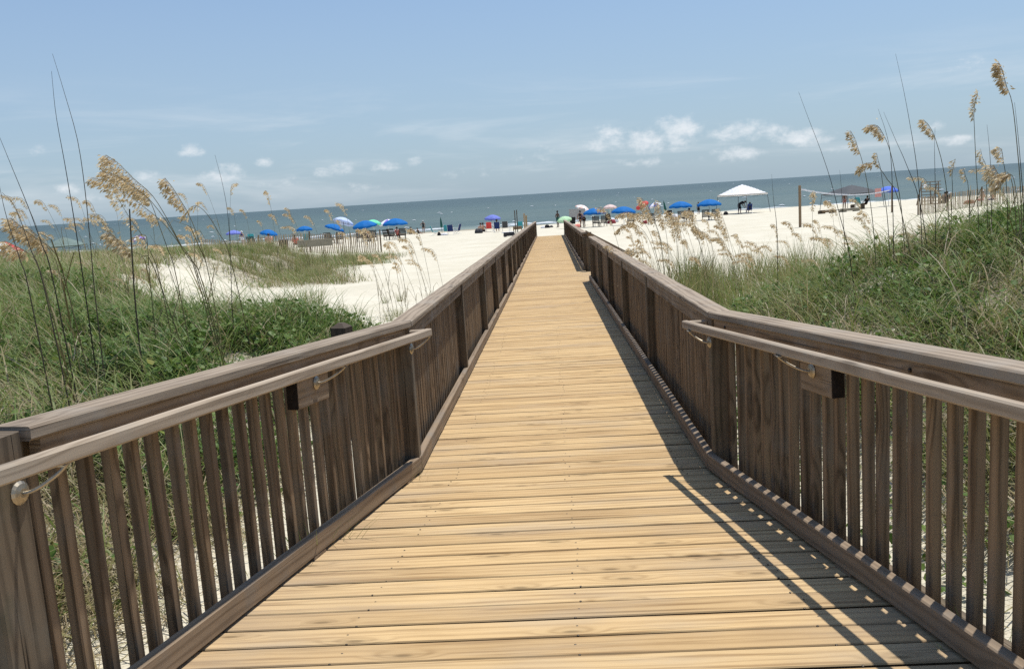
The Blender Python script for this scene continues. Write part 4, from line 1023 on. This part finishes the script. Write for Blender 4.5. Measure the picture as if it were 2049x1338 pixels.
umbrella('blue and white umbrella right of the red one', 1311, 445, 94, M['blue_stripes'], R=.68, top=1.75, tilt=(-.3, 0))
umbrella('blue umbrella over dark chairs between the red one and the white canopy', 1363, 446, 86, M['blue'], R=1.08, top=1.85)
umbrella('blue umbrella on a bare pole next to the white canopy tent', 1420, 441, 84, M['blue'], R=1.10, top=1.88, pole=M['steel'])
umbrella('ruffled violet blue umbrella right of the grey canopy tent', 1778, 416, 92, M['violet'], R=.95, top=1.95, tilt=(.0, .1))
closed_umbrella('closed dark green umbrella left of the teal chairs by the water', 885, 466, 92, M['dark_green'], 1.85, -.04)
closed_umbrella('closed dark green umbrella leaning between the blue umbrellas', 1336, 440, 92, M['dark_green'], 1.95, -.18)
canopy('white peaked canopy tent on four dark legs', 1486, 420, 98, M['white'], W=3.7, eave=2.05, peak=3.05, rz=.42)
canopy('low dark grey canopy tent behind the net', 1704, 412, 90, M['grey'], W=4.0, eave=1.55, peak=2.35, rz=.35, spread=.1, val=.06)
canopy('grey green canopy tent far left behind the grass', 132, 512, 80, M['grey_green'], W=3.2, eave=1.35, peak=2.1, rz=.3, val=.08)
W_ = 'wood'
for (px, py, Y, l, g) in [
    (660, 492, 78, 'brown wooden chair behind the sand fence, left of the pair below the pale blue umbrella', 0), (682, 490, 78, 'brown wooden chair behind the sand fence, right of the pair below the pale blue umbrella', 0),
    (722, 488, 79, 'leftmost dark wooden chair in the row under the blue umbrella at the fence end', 0), (735, 487, 79, 'middle dark wooden chair in the row under the blue umbrella at the fence end', 0), (748, 486, 79, 'rightmost dark wooden chair in the row under the blue umbrella at the fence end', 0),
    (776, 480, 86, 'dark wooden chair half hidden left under the blue umbrella right of the fence', 0), (788, 484, 80, 'dark wooden chair in the middle under the blue umbrella right of the fence', 0), (806, 484, 80, 'dark wooden chair on the right under the blue umbrella right of the fence', 0),
    (1193, 456, 83, 'dark wooden chair on the left under the umbrella right of the grey panel', 0), (1207, 455, 83, 'dark wooden chair on the right under the umbrella right of the grey panel', 0),
    (1304, 448, 80, 'dark wooden chair behind the tall sea oats under the blue and white umbrella', 0), (1262, 450, 82, 'dark wooden chair nearly hidden by the broad sea oats', 0),
    (1364, 444, 81, 'dark wooden chair on the left under the blue umbrella with a towel beside it', 0), (1378, 443, 81, 'dark wooden chair on the right under the blue umbrella with a person', 0),
    (1412, 440, 82, 'low dark lounge chair under the bare pole blue umbrella', 0), (1428, 439, 82, 'low dark lounge chair right of the bare pole under the blue umbrella', 0),
    (510, 500, 72, 'brown wooden chair behind the left fence next to the teal chair back', 0)]:
    chair(W_, l, px, py, Y, random.uniform(-.25, .25))
for (k, px, py, Y, rz, l) in [
    ('teal', 505, 492, 78, .2, 'teal fabric chair behind the left sand fence'), ('teal', 616, 488, 82, 0, 'teal fabric chair above the fence board'), ('teal', 871, 466, 92, -1.2, 'teal fabric chair turned sideways left of the closed umbrella'),
    ('teal', 894, 464, 94, .1, 'pale teal fabric chair right of the closed umbrella'), ('navy', 902, 465, 90, .0, 'dark blue fabric chair at the right end of the teal group'), ('navy', 914, 464, 92, 1.2, 'dark blue chair seen from the side at the right end of the group'),
    ('red', 979, 457, 94, .0, 'red high backed chair under the violet umbrella'), ('navy', 995, 459, 90, 0, 'blue fabric chair with a person right of the red chair'), ('grey', 1011, 456, 92, 0, 'dark grey fabric chair right of the blue one'),
    ('black', 1144, 448, 88, .3, 'black chair at the foot of the grey panel'), ('black', 1337, 442, 90, .2, 'black chair under the closed leaning umbrella'), ('navy', 1498, 415, 96, .1, 'dark chair under the white canopy with a seated person'),
    ('black', 1218, 446, 92, -.2, 'black chair edge right of the two wooden chairs'), ('teal', 1720, 409, 94, -.8, 'pale teal reclining chair under the grey canopy')]:
    chair(k, l, px, py, Y, rz, s=1.1)

P_ = person
P_('person', 'person in a black swimsuit and white hat standing at the water, seen from behind', spot(848, 467, 116), 0, HIPS, M['tan_skin'], M['brown_hair'], [('suit', M['black'])], ('cap', M['white']), .95)
P_('person', 'dark haired person in patterned shorts standing beyond the end of the boardwalk', spot(1117, 457, 92), .9, HIPS, M['dark_skin'], M['black_hair'], [('shorts', M['dark_green'])], None, 1.0)
P_('person', 'person in dark swimwear walking right of the boardwalk end rail', spot(1162, 457, 84), -.5, WALK, M['tan_skin'], M['black_hair'], [('bikini', M['black']), ('top', M['black'])], None, .93)
P_('person', 'person in a dark top bending beside the chairs right of the end rail', spot(1169, 456, 84.5), .7, dict(BEND), M['tan_skin'], M['brown_hair'], [('shirt', M['navy']), ('shorts', M['black'])], None, .95)
P_('person', 'person in black with a cap bending forward under the white canopy', spot(1480, 417, 97), -1.3, dict(BEND), M['tan_skin'], M['black_hair'], [('shirt', M['black']), ('trousers', M['black'])], ('cap', M['charcoal']), 1.08)
P_('person', 'person in dark clothes sitting under the white canopy', spot(1499, 415, 95.9), .1, dict(SIT), M['tan_skin'], M['black_hair'], [('shirt', M['black']), ('shorts', M['navy'])], None, 1.0)
P_('person', 'bare backed person sitting on the sand left of the red chair', spot(962, 460, 92), .1, dict(LOW), M['fair'], M['brown_hair'], [('shorts', M['black'])], None, 1.1)
P_('person', 'person with dark hair sitting right behind the bare backed one', spot(967, 459, 94), .0, dict(LOW), M['tan_skin'], M['black_hair'], [('shorts', M['charcoal'])], None, 1.1)
P_('person', 'dark haired person in the blue chair under the violet umbrella', spot(995, 459, 90.1), 0, dict(SIT), M['tan_skin'], M['black_hair'], [('shirt', M['navy'])], None, 1.1)
P_('person', 'person in a coral shirt sitting in the middle chair right of the fence', spot(797, 484, 80.2), 0, dict(SIT), M['fair'], M['black_hair'], [('shirt', M['coral'])], None, .95)
P_('person', 'person in a red top sitting in the row of chairs at the fence end', spot(735, 487, 79.1), 0, dict(SIT), M['fair'], M['brown_hair'], [('shirt', M['red'])], None, .95)
P_('person', 'person in black and white standing at the water behind the left sea oats', spot(486, 492, 106), .2, dict(WALK), M['fair'], M['brown_hair'], [('shorts', M['white']), ('top', M['navy'])], ('brim', M['white']), 1.0)
P_('person', 'person in pink sitting behind the sand fence near the teal chair', spot(541, 500, 75), .2, dict(LOW), M['fair'], M['brown_hair'], [('shirt', M['salmon']), ('shorts', M['black'])], None, 1.15)
P_('person', 'person in red sitting above the left end of the fence board', spot(592, 490, 80), .1, dict(LOW), M['tan_skin'], M['black_hair'], [('shirt', M['red']), ('shorts', M['black'])], None, 1.1)
P_('person', 'person sitting at the water left of the one in the white hat', spot(822, 467, 112), .3, dict(LOW), M['tan_skin'], M['black_hair'], [('shorts', M['black']), ('top', M['black'])], None, 1.05)
P_('person', 'person crouching low next to the one in the white hat', spot(838, 467, 113), -.6, dict(LOW), M['tan_skin'], M['black_hair'], [('suit', M['charcoal'])], None, .85)
P_('person', 'person in dark clothes sitting in the right chair under the blue umbrella', spot(1379, 443, 81.1), 0, dict(SIT), M['tan_skin'], M['black_hair'], [('shirt', M['navy'])], None, 1.05)
P_('person', 'person in black standing left of the bare pole umbrella', spot(1398, 424, 104), 2.5, dict(HIPS), M['tan_skin'], M['black_hair'], [('trousers', M['black']), ('shirt', M['black'])], None, .8)
P_('person', 'person standing upright under the grey canopy tent', spot(1690, 412, 92), .3, {}, M['tan_skin'], M['brown_hair'], [('shorts', M['salmon'])], None, 1.0)
P_('person', 'person in dark clothes seated at the right under the grey canopy', spot(1732, 410, 90), .4, dict(SIT), M['tan_skin'], M['black_hair'], [('shirt', M['black'])], None, 1.0)
P_('person', 'person with dark hair and dark shirt sitting right of the wooden slatted stand', spot(1888, 390, 88), .1, dict(LOW), M['tan_skin'], M['black_hair'], [('shirt', M['black']), ('shorts', M['black'])], None, 1.25)
P_('person', 'second dark clothed person close behind the one right of the slatted stand', spot(1893, 390, 89), -.2, dict(LOW), M['tan_skin'], M['brown_hair'], [('shirt', M['charcoal']), ('shorts', M['black'])], None, 1.3)
P_('person', 'person with a white cap sitting behind the right slat fence', spot(1963, 388, 84), .2, dict(LOW), M['fair'], M['brown_hair'], [('shorts', M['coral'])], ('cap', M['white']), 1.1)
P_('person', 'person with dark hair sitting at the far right behind the slat fence', spot(1985, 387, 86), .0, dict(LOW), M['fair'], M['black_hair'], [('shorts', M['navy'])], None, 1.1)

# big grey panel standing on the beach
p = spot(1156, 450, 90); root = empty('panel_stand', p, 0, 'large blank grey panel standing on the beach right of the boardwalk end', 'panel')
mb = MB(); mb.board((-.80, 0, 1.22), (.80, 0, 1.22), .05, 1.08, seg=2); mb.build('board', M['panel'], root)
for x in (-.7, .7): mb = MB(); mb.board((x, .05, -.2), (x, .05, 1.7), .06, .05, up=(0, 1, 0)); mb.build('leg', M['dark_wood'], root)
# towels and bags and heaps
def heap(name, label, cat, px, py, Y, mat, w, h, n=5):
    p = spot(px, py, Y); mb = MB()
    for i in range(n):
        a = random.uniform(0, 6.3); r = random.uniform(0, w * .35); mb.lathe((math.cos(a) * r, math.sin(a) * r * .6, 0), [(0, -.05), (w * .28, -.05), (w * .32, h * .3), (w * .2, h * random.uniform(.6, 1)), (0, h * random.uniform(.8, 1.05))], 9)
    o = mb.build(name, mat, smooth=True); o.location = p; return tag(o, label, cat)
heap('beach_bag', 'black beach bag on the sand left of the boardwalk end', 'bag', 1094, 451, 94, M['black'], .55, .35)
heap('beach_bag', 'second dark bag lying between the black bag and the standing person', 'bag', 1104, 450, 95, M['charcoal'], .5, .22)
heap('towel', 'white towel on the sand left of the black bag', 'towel', 1087, 451, 95, M['white'], .7, .2)
heap('towel', 'red towel heap right of the two wooden chairs', 'towel', 1225, 446, 92, M['maroon'], .8, .42)
heap('towel', 'white towel heap behind the red one', 'towel', 1228, 443, 96, M['white'], .9, .5)
heap('towel', 'coral towel at the foot of the grey panel', 'towel', 1154, 449, 86, M['coral'], .8, .35)
heap('towel', 'white towel pile under the blue umbrella near the closed one', 'towel', 1349, 440, 90, M['white'], 1.2, .6)
heap('towel', 'red towel behind the tall sea oats', 'towel', 1290, 448, 84, M['maroon'], .45, .35)
heap('beach_bag', 'dark bag under the left leg of the white canopy', 'bag', 1452, 424, 96, M['black'], .55, .4)
heap('beach_bag', 'black beach bag left of the bare backed sitter', 'bag', 957, 462, 90, M['charcoal'], .8, .5)
heap('beach_bag', 'dark beach bag below the closed green umbrella', 'bag', 878, 467, 91, M['black'], .5, .35)
heap('towel', 'white towel below the closed green umbrella', 'towel', 889, 467, 91, M['white'], .9, .22)
# pink towel hung from the net by the grey canopy
p = at(1757, 377, 76); mb = MB(); vs = []; fs = []
for j in range(7):
    for i in range(7): vs.append(((i / 6 - .5) * .52, .04 * math.sin(i * 1.9) * (j / 6), -j / 6 * .70 - .02 * math.sin(i * 2.1)))
for j in range(6):
    for i in range(6): fs.append((j * 7 + i, j * 7 + i + 1, (j + 1) * 7 + i + 1, (j + 1) * 7 + i))
mb.add(vs, fs); o = mb.build('hanging_towel', M['salmon']); o.location = p; o.modifiers.new('t', 'SOLIDIFY').thickness = .008; tag(o, 'pink towel hanging at the right corner of the grey canopy', 'towel')
# volleyball net with its two wooden posts
n0 = at(1600, 371, 46); n1 = at(1785, 372, 60)
for (q, r, l) in ((n0, .07, 'tall weathered wooden net post rising behind the right dune grass'), (n1, .062, 'second wooden net post right of the grey canopy')):
    mb = MB(); mb.lathe((0, 0, 0), [(r, -.4), (r, .5), (r * .96, q.z - gz(q.x, q.y) - .02), (r * .8, q.z - gz(q.x, q.y))], 10)
    o = mb.build('net_post', M['baluster']); o.location = (q.x, q.y, gz(q.x, q.y)); tag(o, l, 'post')
net = empty('volleyball_net', (n0.x, n0.y, gz(n0.x, n0.y)), 0, 'sagging volleyball net with a white top tape strung between two wooden posts', 'net'); no = Vector(net.location)
mb = MB(); A = at(1603, 379, 46); Bn = at(1780, 381, 60); pts = []
for i in range(17): t = i / 16; q = A.lerp(Bn, t); q.z -= .28 * 4 * t * (1 - t); pts.append(q)
for a, b in zip(pts[:-1], pts[1:]): mb.board(a, b, .012, .075, ch=.002)
mb.build('top_tape', M['white'], net, no)
mb = MB()
for i in range(0, 17): mb.tube([pts[i], pts[i] - Vector((0, 0, .85))], .0012, 3)
for d in (.25, .5, .85): mb.tube([q - Vector((0, 0, d)) for q in pts], .0012, 3)
mb.build('netting', M['charcoal'], net, no)
mb = MB(); mb.tube([A, A - Vector((0, 0, .35)), Vector((n0.x + .02, n0.y, A.z - .9))], .012, 4); mb.build('rope', M['white'], net, no)
# sand fences
def slat_fence(label, pts, h, sp, posts):
    o = Vector((pts[0][0], pts[0][1], gz(*pts[0]))); root = empty('sand_fence', o, 0, label, 'sand fence'); mb = MB(); wire = [[], []]
    for a, b in zip(pts[:-1], pts[1:]):
        a = Vector((*a, 0)); b = Vector((*b, 0)); n = int((b - a).length / sp); d = (b - a).normalized()
        for i in range(n):
            q = a + d * sp * (i + random.uniform(-.1, .1)); z = gz(q.x, q.y) + random.uniform(-.03, .03); l = random.gauss(0, .02)
            mb.board((q.x, q.y, z - .15), (q.x + l, q.y, z + h), .052, .010, up=(d.y, -d.x, 0), ch=.001)
            for k, f in ((0, .3), (1, .8)): wire[k].append((q.x, q.y - .012, gz(q.x, q.y) + h * f))
    s = mb.build('slats', M['pale_wood'], root, o); s['kind'] = 'stuff'
    mb = MB()
    for w in wire: mb.tube(w[::3], .004, 3)
    mb.build('wire', M['steel'], root, o)
    for (x, y) in posts: mb = MB(); z = gz(x, y); mb.board((x, y + .05, z - .3), (x, y + .05, z + h + .12), .07, .07, up=(0, 1, 0)); mb.build('post', M['baluster'], root, o)
    return root
e0 = at(763, 505, 47); e1 = at(640, 500, 48); e2 = at(520, 505, 50); e3 = at(405, 505, 54)
slat_fence('pale slatted sand fence across the left sand, ending in a dark post', [(e3.x, 54), (e2.x, 50), (e1.x, 48), (e0.x, 47)], 1.05, .115, [(e0.x, 47), (e1.x - .5, 48), (e2.x, 50), (e3.x, 54)])
f0 = at(1838, 415, 52); f1 = at(1965, 410, 55); f2 = at(2060, 405, 56)
slat_fence('pale slatted sand fence behind the right dune crest', [(f0.x, 52), (f1.x, 55), (f2.x, 56)], 1.0, .11, [(f0.x, 52), (f1.x, 55)])
p = at(621, 500, 45.6); mb = MB(); mb.board((-.93, 0, .44), (.93, 0, .46), .03, .36, seg=3, wob=.004); o = mb.build('fence_board', M['grey_board']); o.location = (p.x, 46.6, gz(p.x, 46.6) + .12); tag(o, 'long plain grey board fixed across the left sand fence', 'board')
# trash barrel, white frame and posts left of the boardwalk end
p = spot(569, 503, 52); root = empty('trash_barrel', p, 0, 'dark brown trash barrel at the left sand fence', 'barrel'); mb = MB()
mb.lathe((0, 0, 0), [(.0, -.05), (.25, -.05), (.26, .1), (.285, .3), (.27, .32), (.285, .55), (.26, .8), (.24, .8), (.23, .55), (0, .5)], 16); mb.build('drum', M['chair_wood'], root)
mb = MB(); mb.lathe((0, 0, 0), [(.27, .76), (.285, .77), (.285, .81), (.262, .82)], 16); mb.build('rim', M['steel'], root)
p = spot(1017, 473, 66); root = empty('beach_cart', p, .35, 'low white and dark beach cart with two tall white poles left of the railing end', 'cart')
mb = MB(); mb.board((-.42, 0, .32), (.42, 0, .32), .5, .06); mb.build('tray', M['white'], root)
mb = MB(); mb.board((-.42, -.24, .2), (.42, -.24, .2), .03, .28); mb.build('side_panel', M['charcoal'], root)
for x in (-.32, .32): mb = MB(); mb.lathe((x, -.28, .12), [(.13, -.02), (.13, .02), (.03, .03), (.03, -.03)], 14, axis=(0, 1, 0)); mb.build('wheel', M['charcoal'], root)
for x in (.15, .26): mb = MB(); mb.tube([(x, .1, .2), (x, .1, .85)], .018, 6); mb.build('pole', M['white_metal'], root)
for (px, l, top, Yp) in ((1029.5, 'slim dark post left of the pair over the slatted table', 421, 70), (1033.5, 'slim dark post right of the pair over the slatted table', 420, 70.2)):
    q = at(px, top, Yp); g = gz(q.x, Yp); mb = MB(); mb.tube([(0, 0, -.3), (0, 0, q.z - g)], .035, 8); o = mb.build('slim_post', M['dark_wood']); o.location = (q.x, Yp, g); tag(o, l, 'post')
for (px, l, top, Yp, m) in ((1048.5, 'thick pale wooden post left of the railing end', 427, 64, 'pale_wood'), (1052.5, 'pale wooden post touching the thick one near the railing end', 431, 64.4, 'new_wood')):
    q = at(px, top, Yp); g = gz(q.x, Yp); mb = MB(); mb.board((0, 0, -.3), (0, 0, q.z - g), .12, .12, up=(0, 1, 0)); o = mb.build('wooden_post', M[m]); o.location = (q.x, Yp, g); tag(o, l, 'post')
p = spot(1036, 462, 74); root = empty('slatted_table', p, .0, 'weathered slatted table behind the left railing end', 'table')
mb = MB()
for i in range(6): mb.board((-.36, -.3 + i * .12, .62), (.36, -.3 + i * .12, .62), .1, .03)
mb.build('table_top', M['baluster'], root); mb = MB(); mb.board((-.36, -.33, .50), (.36, -.33, .50), .03, .2); mb.build('apron', M['baluster'], root)
for x in (-.33, .33):
    for y in (-.3, .3): mb = MB(); mb.board((x, y, -.05), (x, y, .6), .05, .05, up=(0, 1, 0)); mb.build('leg', M['baluster'], root)
chair('teal', 'bright teal chair behind the slatted table', 1041, 458, 82, 0, s=1.05)
# tall slatted stand on the right
p = spot(1866, 400, 80); root = empty('slatted_stand', p, .12, 'tall wooden slatted stand leaning back on the right beach', 'stand')
for x in (-.8, 0, .75): mb = MB(); mb.board((x - .15, 0, -.1), (x + .12, .65, 2.0), .06, .06, up=(0, 1, 0)); mb.build('upright', M['baluster'], root)
mb = MB()
for i in range(8): t = .05 + i * .135; mb.board((-.92 + .27 * t, -.05 + .65 * t, 2.0 * t), (.80 + .27 * t, -.05 + .65 * t, 2.0 * t), .03, .06)
mb.build('slats', M['baluster'], root)
for x in (-.7, .7): mb = MB(); mb.board((x, 1.4, -.1), (x, .55, 1.85), .06, .06, up=(0, 1, 0)); mb.build('brace', M['baluster'], root)
# ball on the stand
p = at(1851, 372, 79); mb = MB(); mb.lathe((0, 0, 0), [(.0, -.15)] + [(.15 * math.cos(a), .15 * math.sin(a)) for a in np.linspace(-1.3, 1.3, 9)] + [(0, .15)], 14); o = mb.build('white_ball', M['white'], smooth=True); o.location = p; tag(o, 'round white float hanging on the left of the slatted stand', 'float')
# low wooden platform and bench below the grey canopy
for (px, py, Y, w, l, mt) in ((1655, 424, 74, 1.1, 'low brown wooden platform left of the grey canopy', 'baluster'), (1700, 424, 74, 1.3, 'low grey platform in front of the grey canopy', 'grey_board')):
    p = spot(px, py, Y); root = empty('low_platform', p, .1, l, 'platform'); mb = MB()
    for i in range(5): mb.board((-w / 2, -.3 + i * .15, .26), (w / 2, -.3 + i * .15, .26), .13, .03)
    mb.build('deck_top', M[mt], root); mb = MB(); mb.board((-w / 2, -.36, .16), (w / 2, -.36, .16), .03, .14); mb.build('front_board', M[mt], root)
    for x in (-w / 2 + .1, w / 2 - .1): mb = MB(); mb.board((x, 0, -.05), (x, 0, .24), .6, .06, up=(0, 1, 0)); mb.build('foot', M[mt], root)
p = spot(1716, 414, 78); root = empty('bench', p, 0, 'dark wooden bench under the grey canopy', 'bench'); mb = MB()
for i in range(3): mb.board((-.5, -.15 + i * .15, .42), (.5, -.15 + i * .15, .42), .12, .03)
mb.build('seat', M['dark_wood'], root)
for x in (-.42, .42): mb = MB(); mb.board((x, 0, -.05), (x, 0, .4), .36, .05, up=(0, 1, 0)); mb.build('leg', M['dark_wood'], root)
# orange red boat shaped float behind the right fence
p = spot(1940, 402, 66); mb = MB(); mb.tube([(-.7, 0, .08), (-.45, 0, .18), (0, 0, .22), (.45, .05, .2), (.7, .1, .1)], [.03, .16, .2, .16, .03], 9); o = mb.build('beach_float', M['rust'], smooth=True); o.location = p; o.scale = (.6, .6, .8); tag(o, 'orange red float lying behind the right slat fence', 'float')

# ------------------------------------------------------------------ sky, sun
SUN_D = Vector((-.198, -.255, -1)).normalized()
sun = bpy.data.lights.new('sun', 'SUN'); sun.energy = 5.0; sun.angle = rad(.53); sun.color = (1., .955, .88)
so_ = bpy.data.objects.new('sun', sun); COL.objects.link(so_); so_.rotation_euler = SUN_D.to_track_quat('-Z', 'Y').to_euler()
w = bpy.data.worlds.new('World'); sc.world = w; w.use_nodes = True; nt = w.node_tree; nt.nodes.clear(); q = N(nt)
sky = q.node('ShaderNodeTexSky', sky_type='NISHITA'); sky.sun_disc = False
sky.sun_elevation = math.asin(-SUN_D.z); sky.sun_rotation = math.atan2(-SUN_D.x, -SUN_D.y)
sky.air_density = 1.0; sky.dust_density = 1.2; sky.ozone_density = 1.2
co = q.node('ShaderNodeTexCoord').outputs['Generated']
nrm = q.node('ShaderNodeVectorMath', operation='NORMALIZE'); nt.links.new(co, nrm.inputs[0]); sp = q.node('ShaderNodeSeparateXYZ'); nt.links.new(nrm.outputs[0], sp.inputs[0])
az = q.math('ARCTAN2', sp.outputs[0], sp.outputs[1]); el = q.math('ARCSINE', sp.outputs[2])
comb = q.node('ShaderNodeCombineXYZ'); nt.links.new(az, comb.inputs[0]); nt.links.new(el, comb.inputs[1]); ae = comb.outputs[0]
# hazy veil: thicker towards the horizon
veil = q.math('MULTIPLY_ADD', q.sstep(el, .45, .0), .55, .15)
colr = q.mix(veil, q.mix(1., sky.outputs[0], (.75, 1.02, 1.31, 1), 'MULTIPLY'), (4.4, 5.5, 6.5, 1))
# fair weather cumulus low over the sea: (azimuth, elevation, half width, half height, strength)
CL = [(380, 304, 20, 10, .85), (75, 300, 13, 8, .5), (130, 380, 26, 9, .45), (430, 352, 30, 10, .5), (462, 342, 26, 14, .6), (527, 325, 14, 8, .62), (683, 333, 20, 12, .66), (645, 345, 24, 8, .45), (826, 325, 20, 8, .52), (765, 332, 34, 10, .45), (720, 374, 44, 8, .4),
      (300, 352, 30, 9, .4), (1226, 272, 26, 20, .8), (1204, 290, 30, 11, .65), (1290, 284, 42, 20, .8), (1355, 265, 34, 24, .98), (1478, 264, 48, 18, .62), (1560, 262, 36, 12, .55), (1596, 276, 46, 14, .85), (1480, 307, 40, 11, .8), (1908, 281, 30, 7, .6), (1936, 132, 27, 13, .5), (1872, 248, 18, 10, .42),
      (1050, 322, 60, 14, .34), (1095, 300, 30, 10, .36), (1285, 325, 44, 9, .45), (1385, 318, 40, 8, .35), (950, 350, 70, 10, .3), (1830, 290, 40, 8, .3), (560, 365, 60, 9, .32), (205, 395, 40, 9, .35), (1690, 300, 40, 7, .3)]
wob = q.node('ShaderNodeTexNoise'); nt.links.new(q.scale(ae, (30, 46, 1)), wob.inputs['Vector']); wob.inputs['Scale'].default_value = 1.; wob.inputs['Detail'].default_value = 5.; wob.inputs['Roughness'].default_value = .62
n_f = wob.outputs['Fac']; n_d = q.noise(q.scale(ae, (95, 130, 1)), 1., 4., .6)
tot = None
for (px, py, wx, wy, st_) in CL:
    d = sight(px, py).normalized(); a0 = math.atan2(d.x, d.y); e0_ = math.asin(d.z); kx = wx / FOC * 1.7; ky = wy / FOC * 1.75
    v = q.vmath('DIVIDE', q.vmath('SUBTRACT', ae, (a0, e0_, 0)), (kx, ky, 1))
    L_ = q.node('ShaderNodeVectorMath', operation='LENGTH'); nt.links.new(v, L_.inputs[0])
    b = q.math('MULTIPLY', q.sstep(L_.outputs['Value'], 1.25, .05), st_)
    tot = b if tot is None else q.math('MAXIMUM', tot, b)
dens = q.math('ADD', tot, q.math('ADD', q.math('MULTIPLY', q.math('SUBTRACT', n_f, .5), 1.9), q.math('MULTIPLY', q.math('SUBTRACT', n_d, .5), 1.0)))
mask = q.math('MULTIPLY', q.sstep(dens, .15, 1.2), q.sstep(tot, .0, .35))
# thin streaks of high cloud
cir = q.noise(q.scale(ae, (3.2, 26, 1)), 1., 5., .6, .4)
band = q.math('MULTIPLY', q.sstep(el, -.01, .03), q.sstep(el, .15, .05))
mask2 = q.math('MULTIPLY', q.math('MULTIPLY', q.sstep(cir, .46, .75), band), .5)
colr = q.mix(mask2, colr, (8.3, 8.7, 9.1, 1)); colr = q.mix(q.math('MULTIPLY', mask, .85), colr, (8.3, 8.7, 9.1, 1))
bg = q.node('ShaderNodeBackground'); q.put(bg.inputs[0], colr); bg.inputs[1].default_value = .103
ow = q.node('ShaderNodeOutputWorld'); nt.links.new(bg.outputs[0], ow.inputs[0])
sc.view_settings.view_transform = 'Standard'; sc.view_settings.look = 'None'; sc.view_settings.exposure = .0; sc.view_settings.gamma = 1.
sc.render.engine = 'CYCLES'; sc.cycles.use_denoising = False; sc.cycles.max_bounces = 6; sc.cycles.transparent_max_bounces = 8
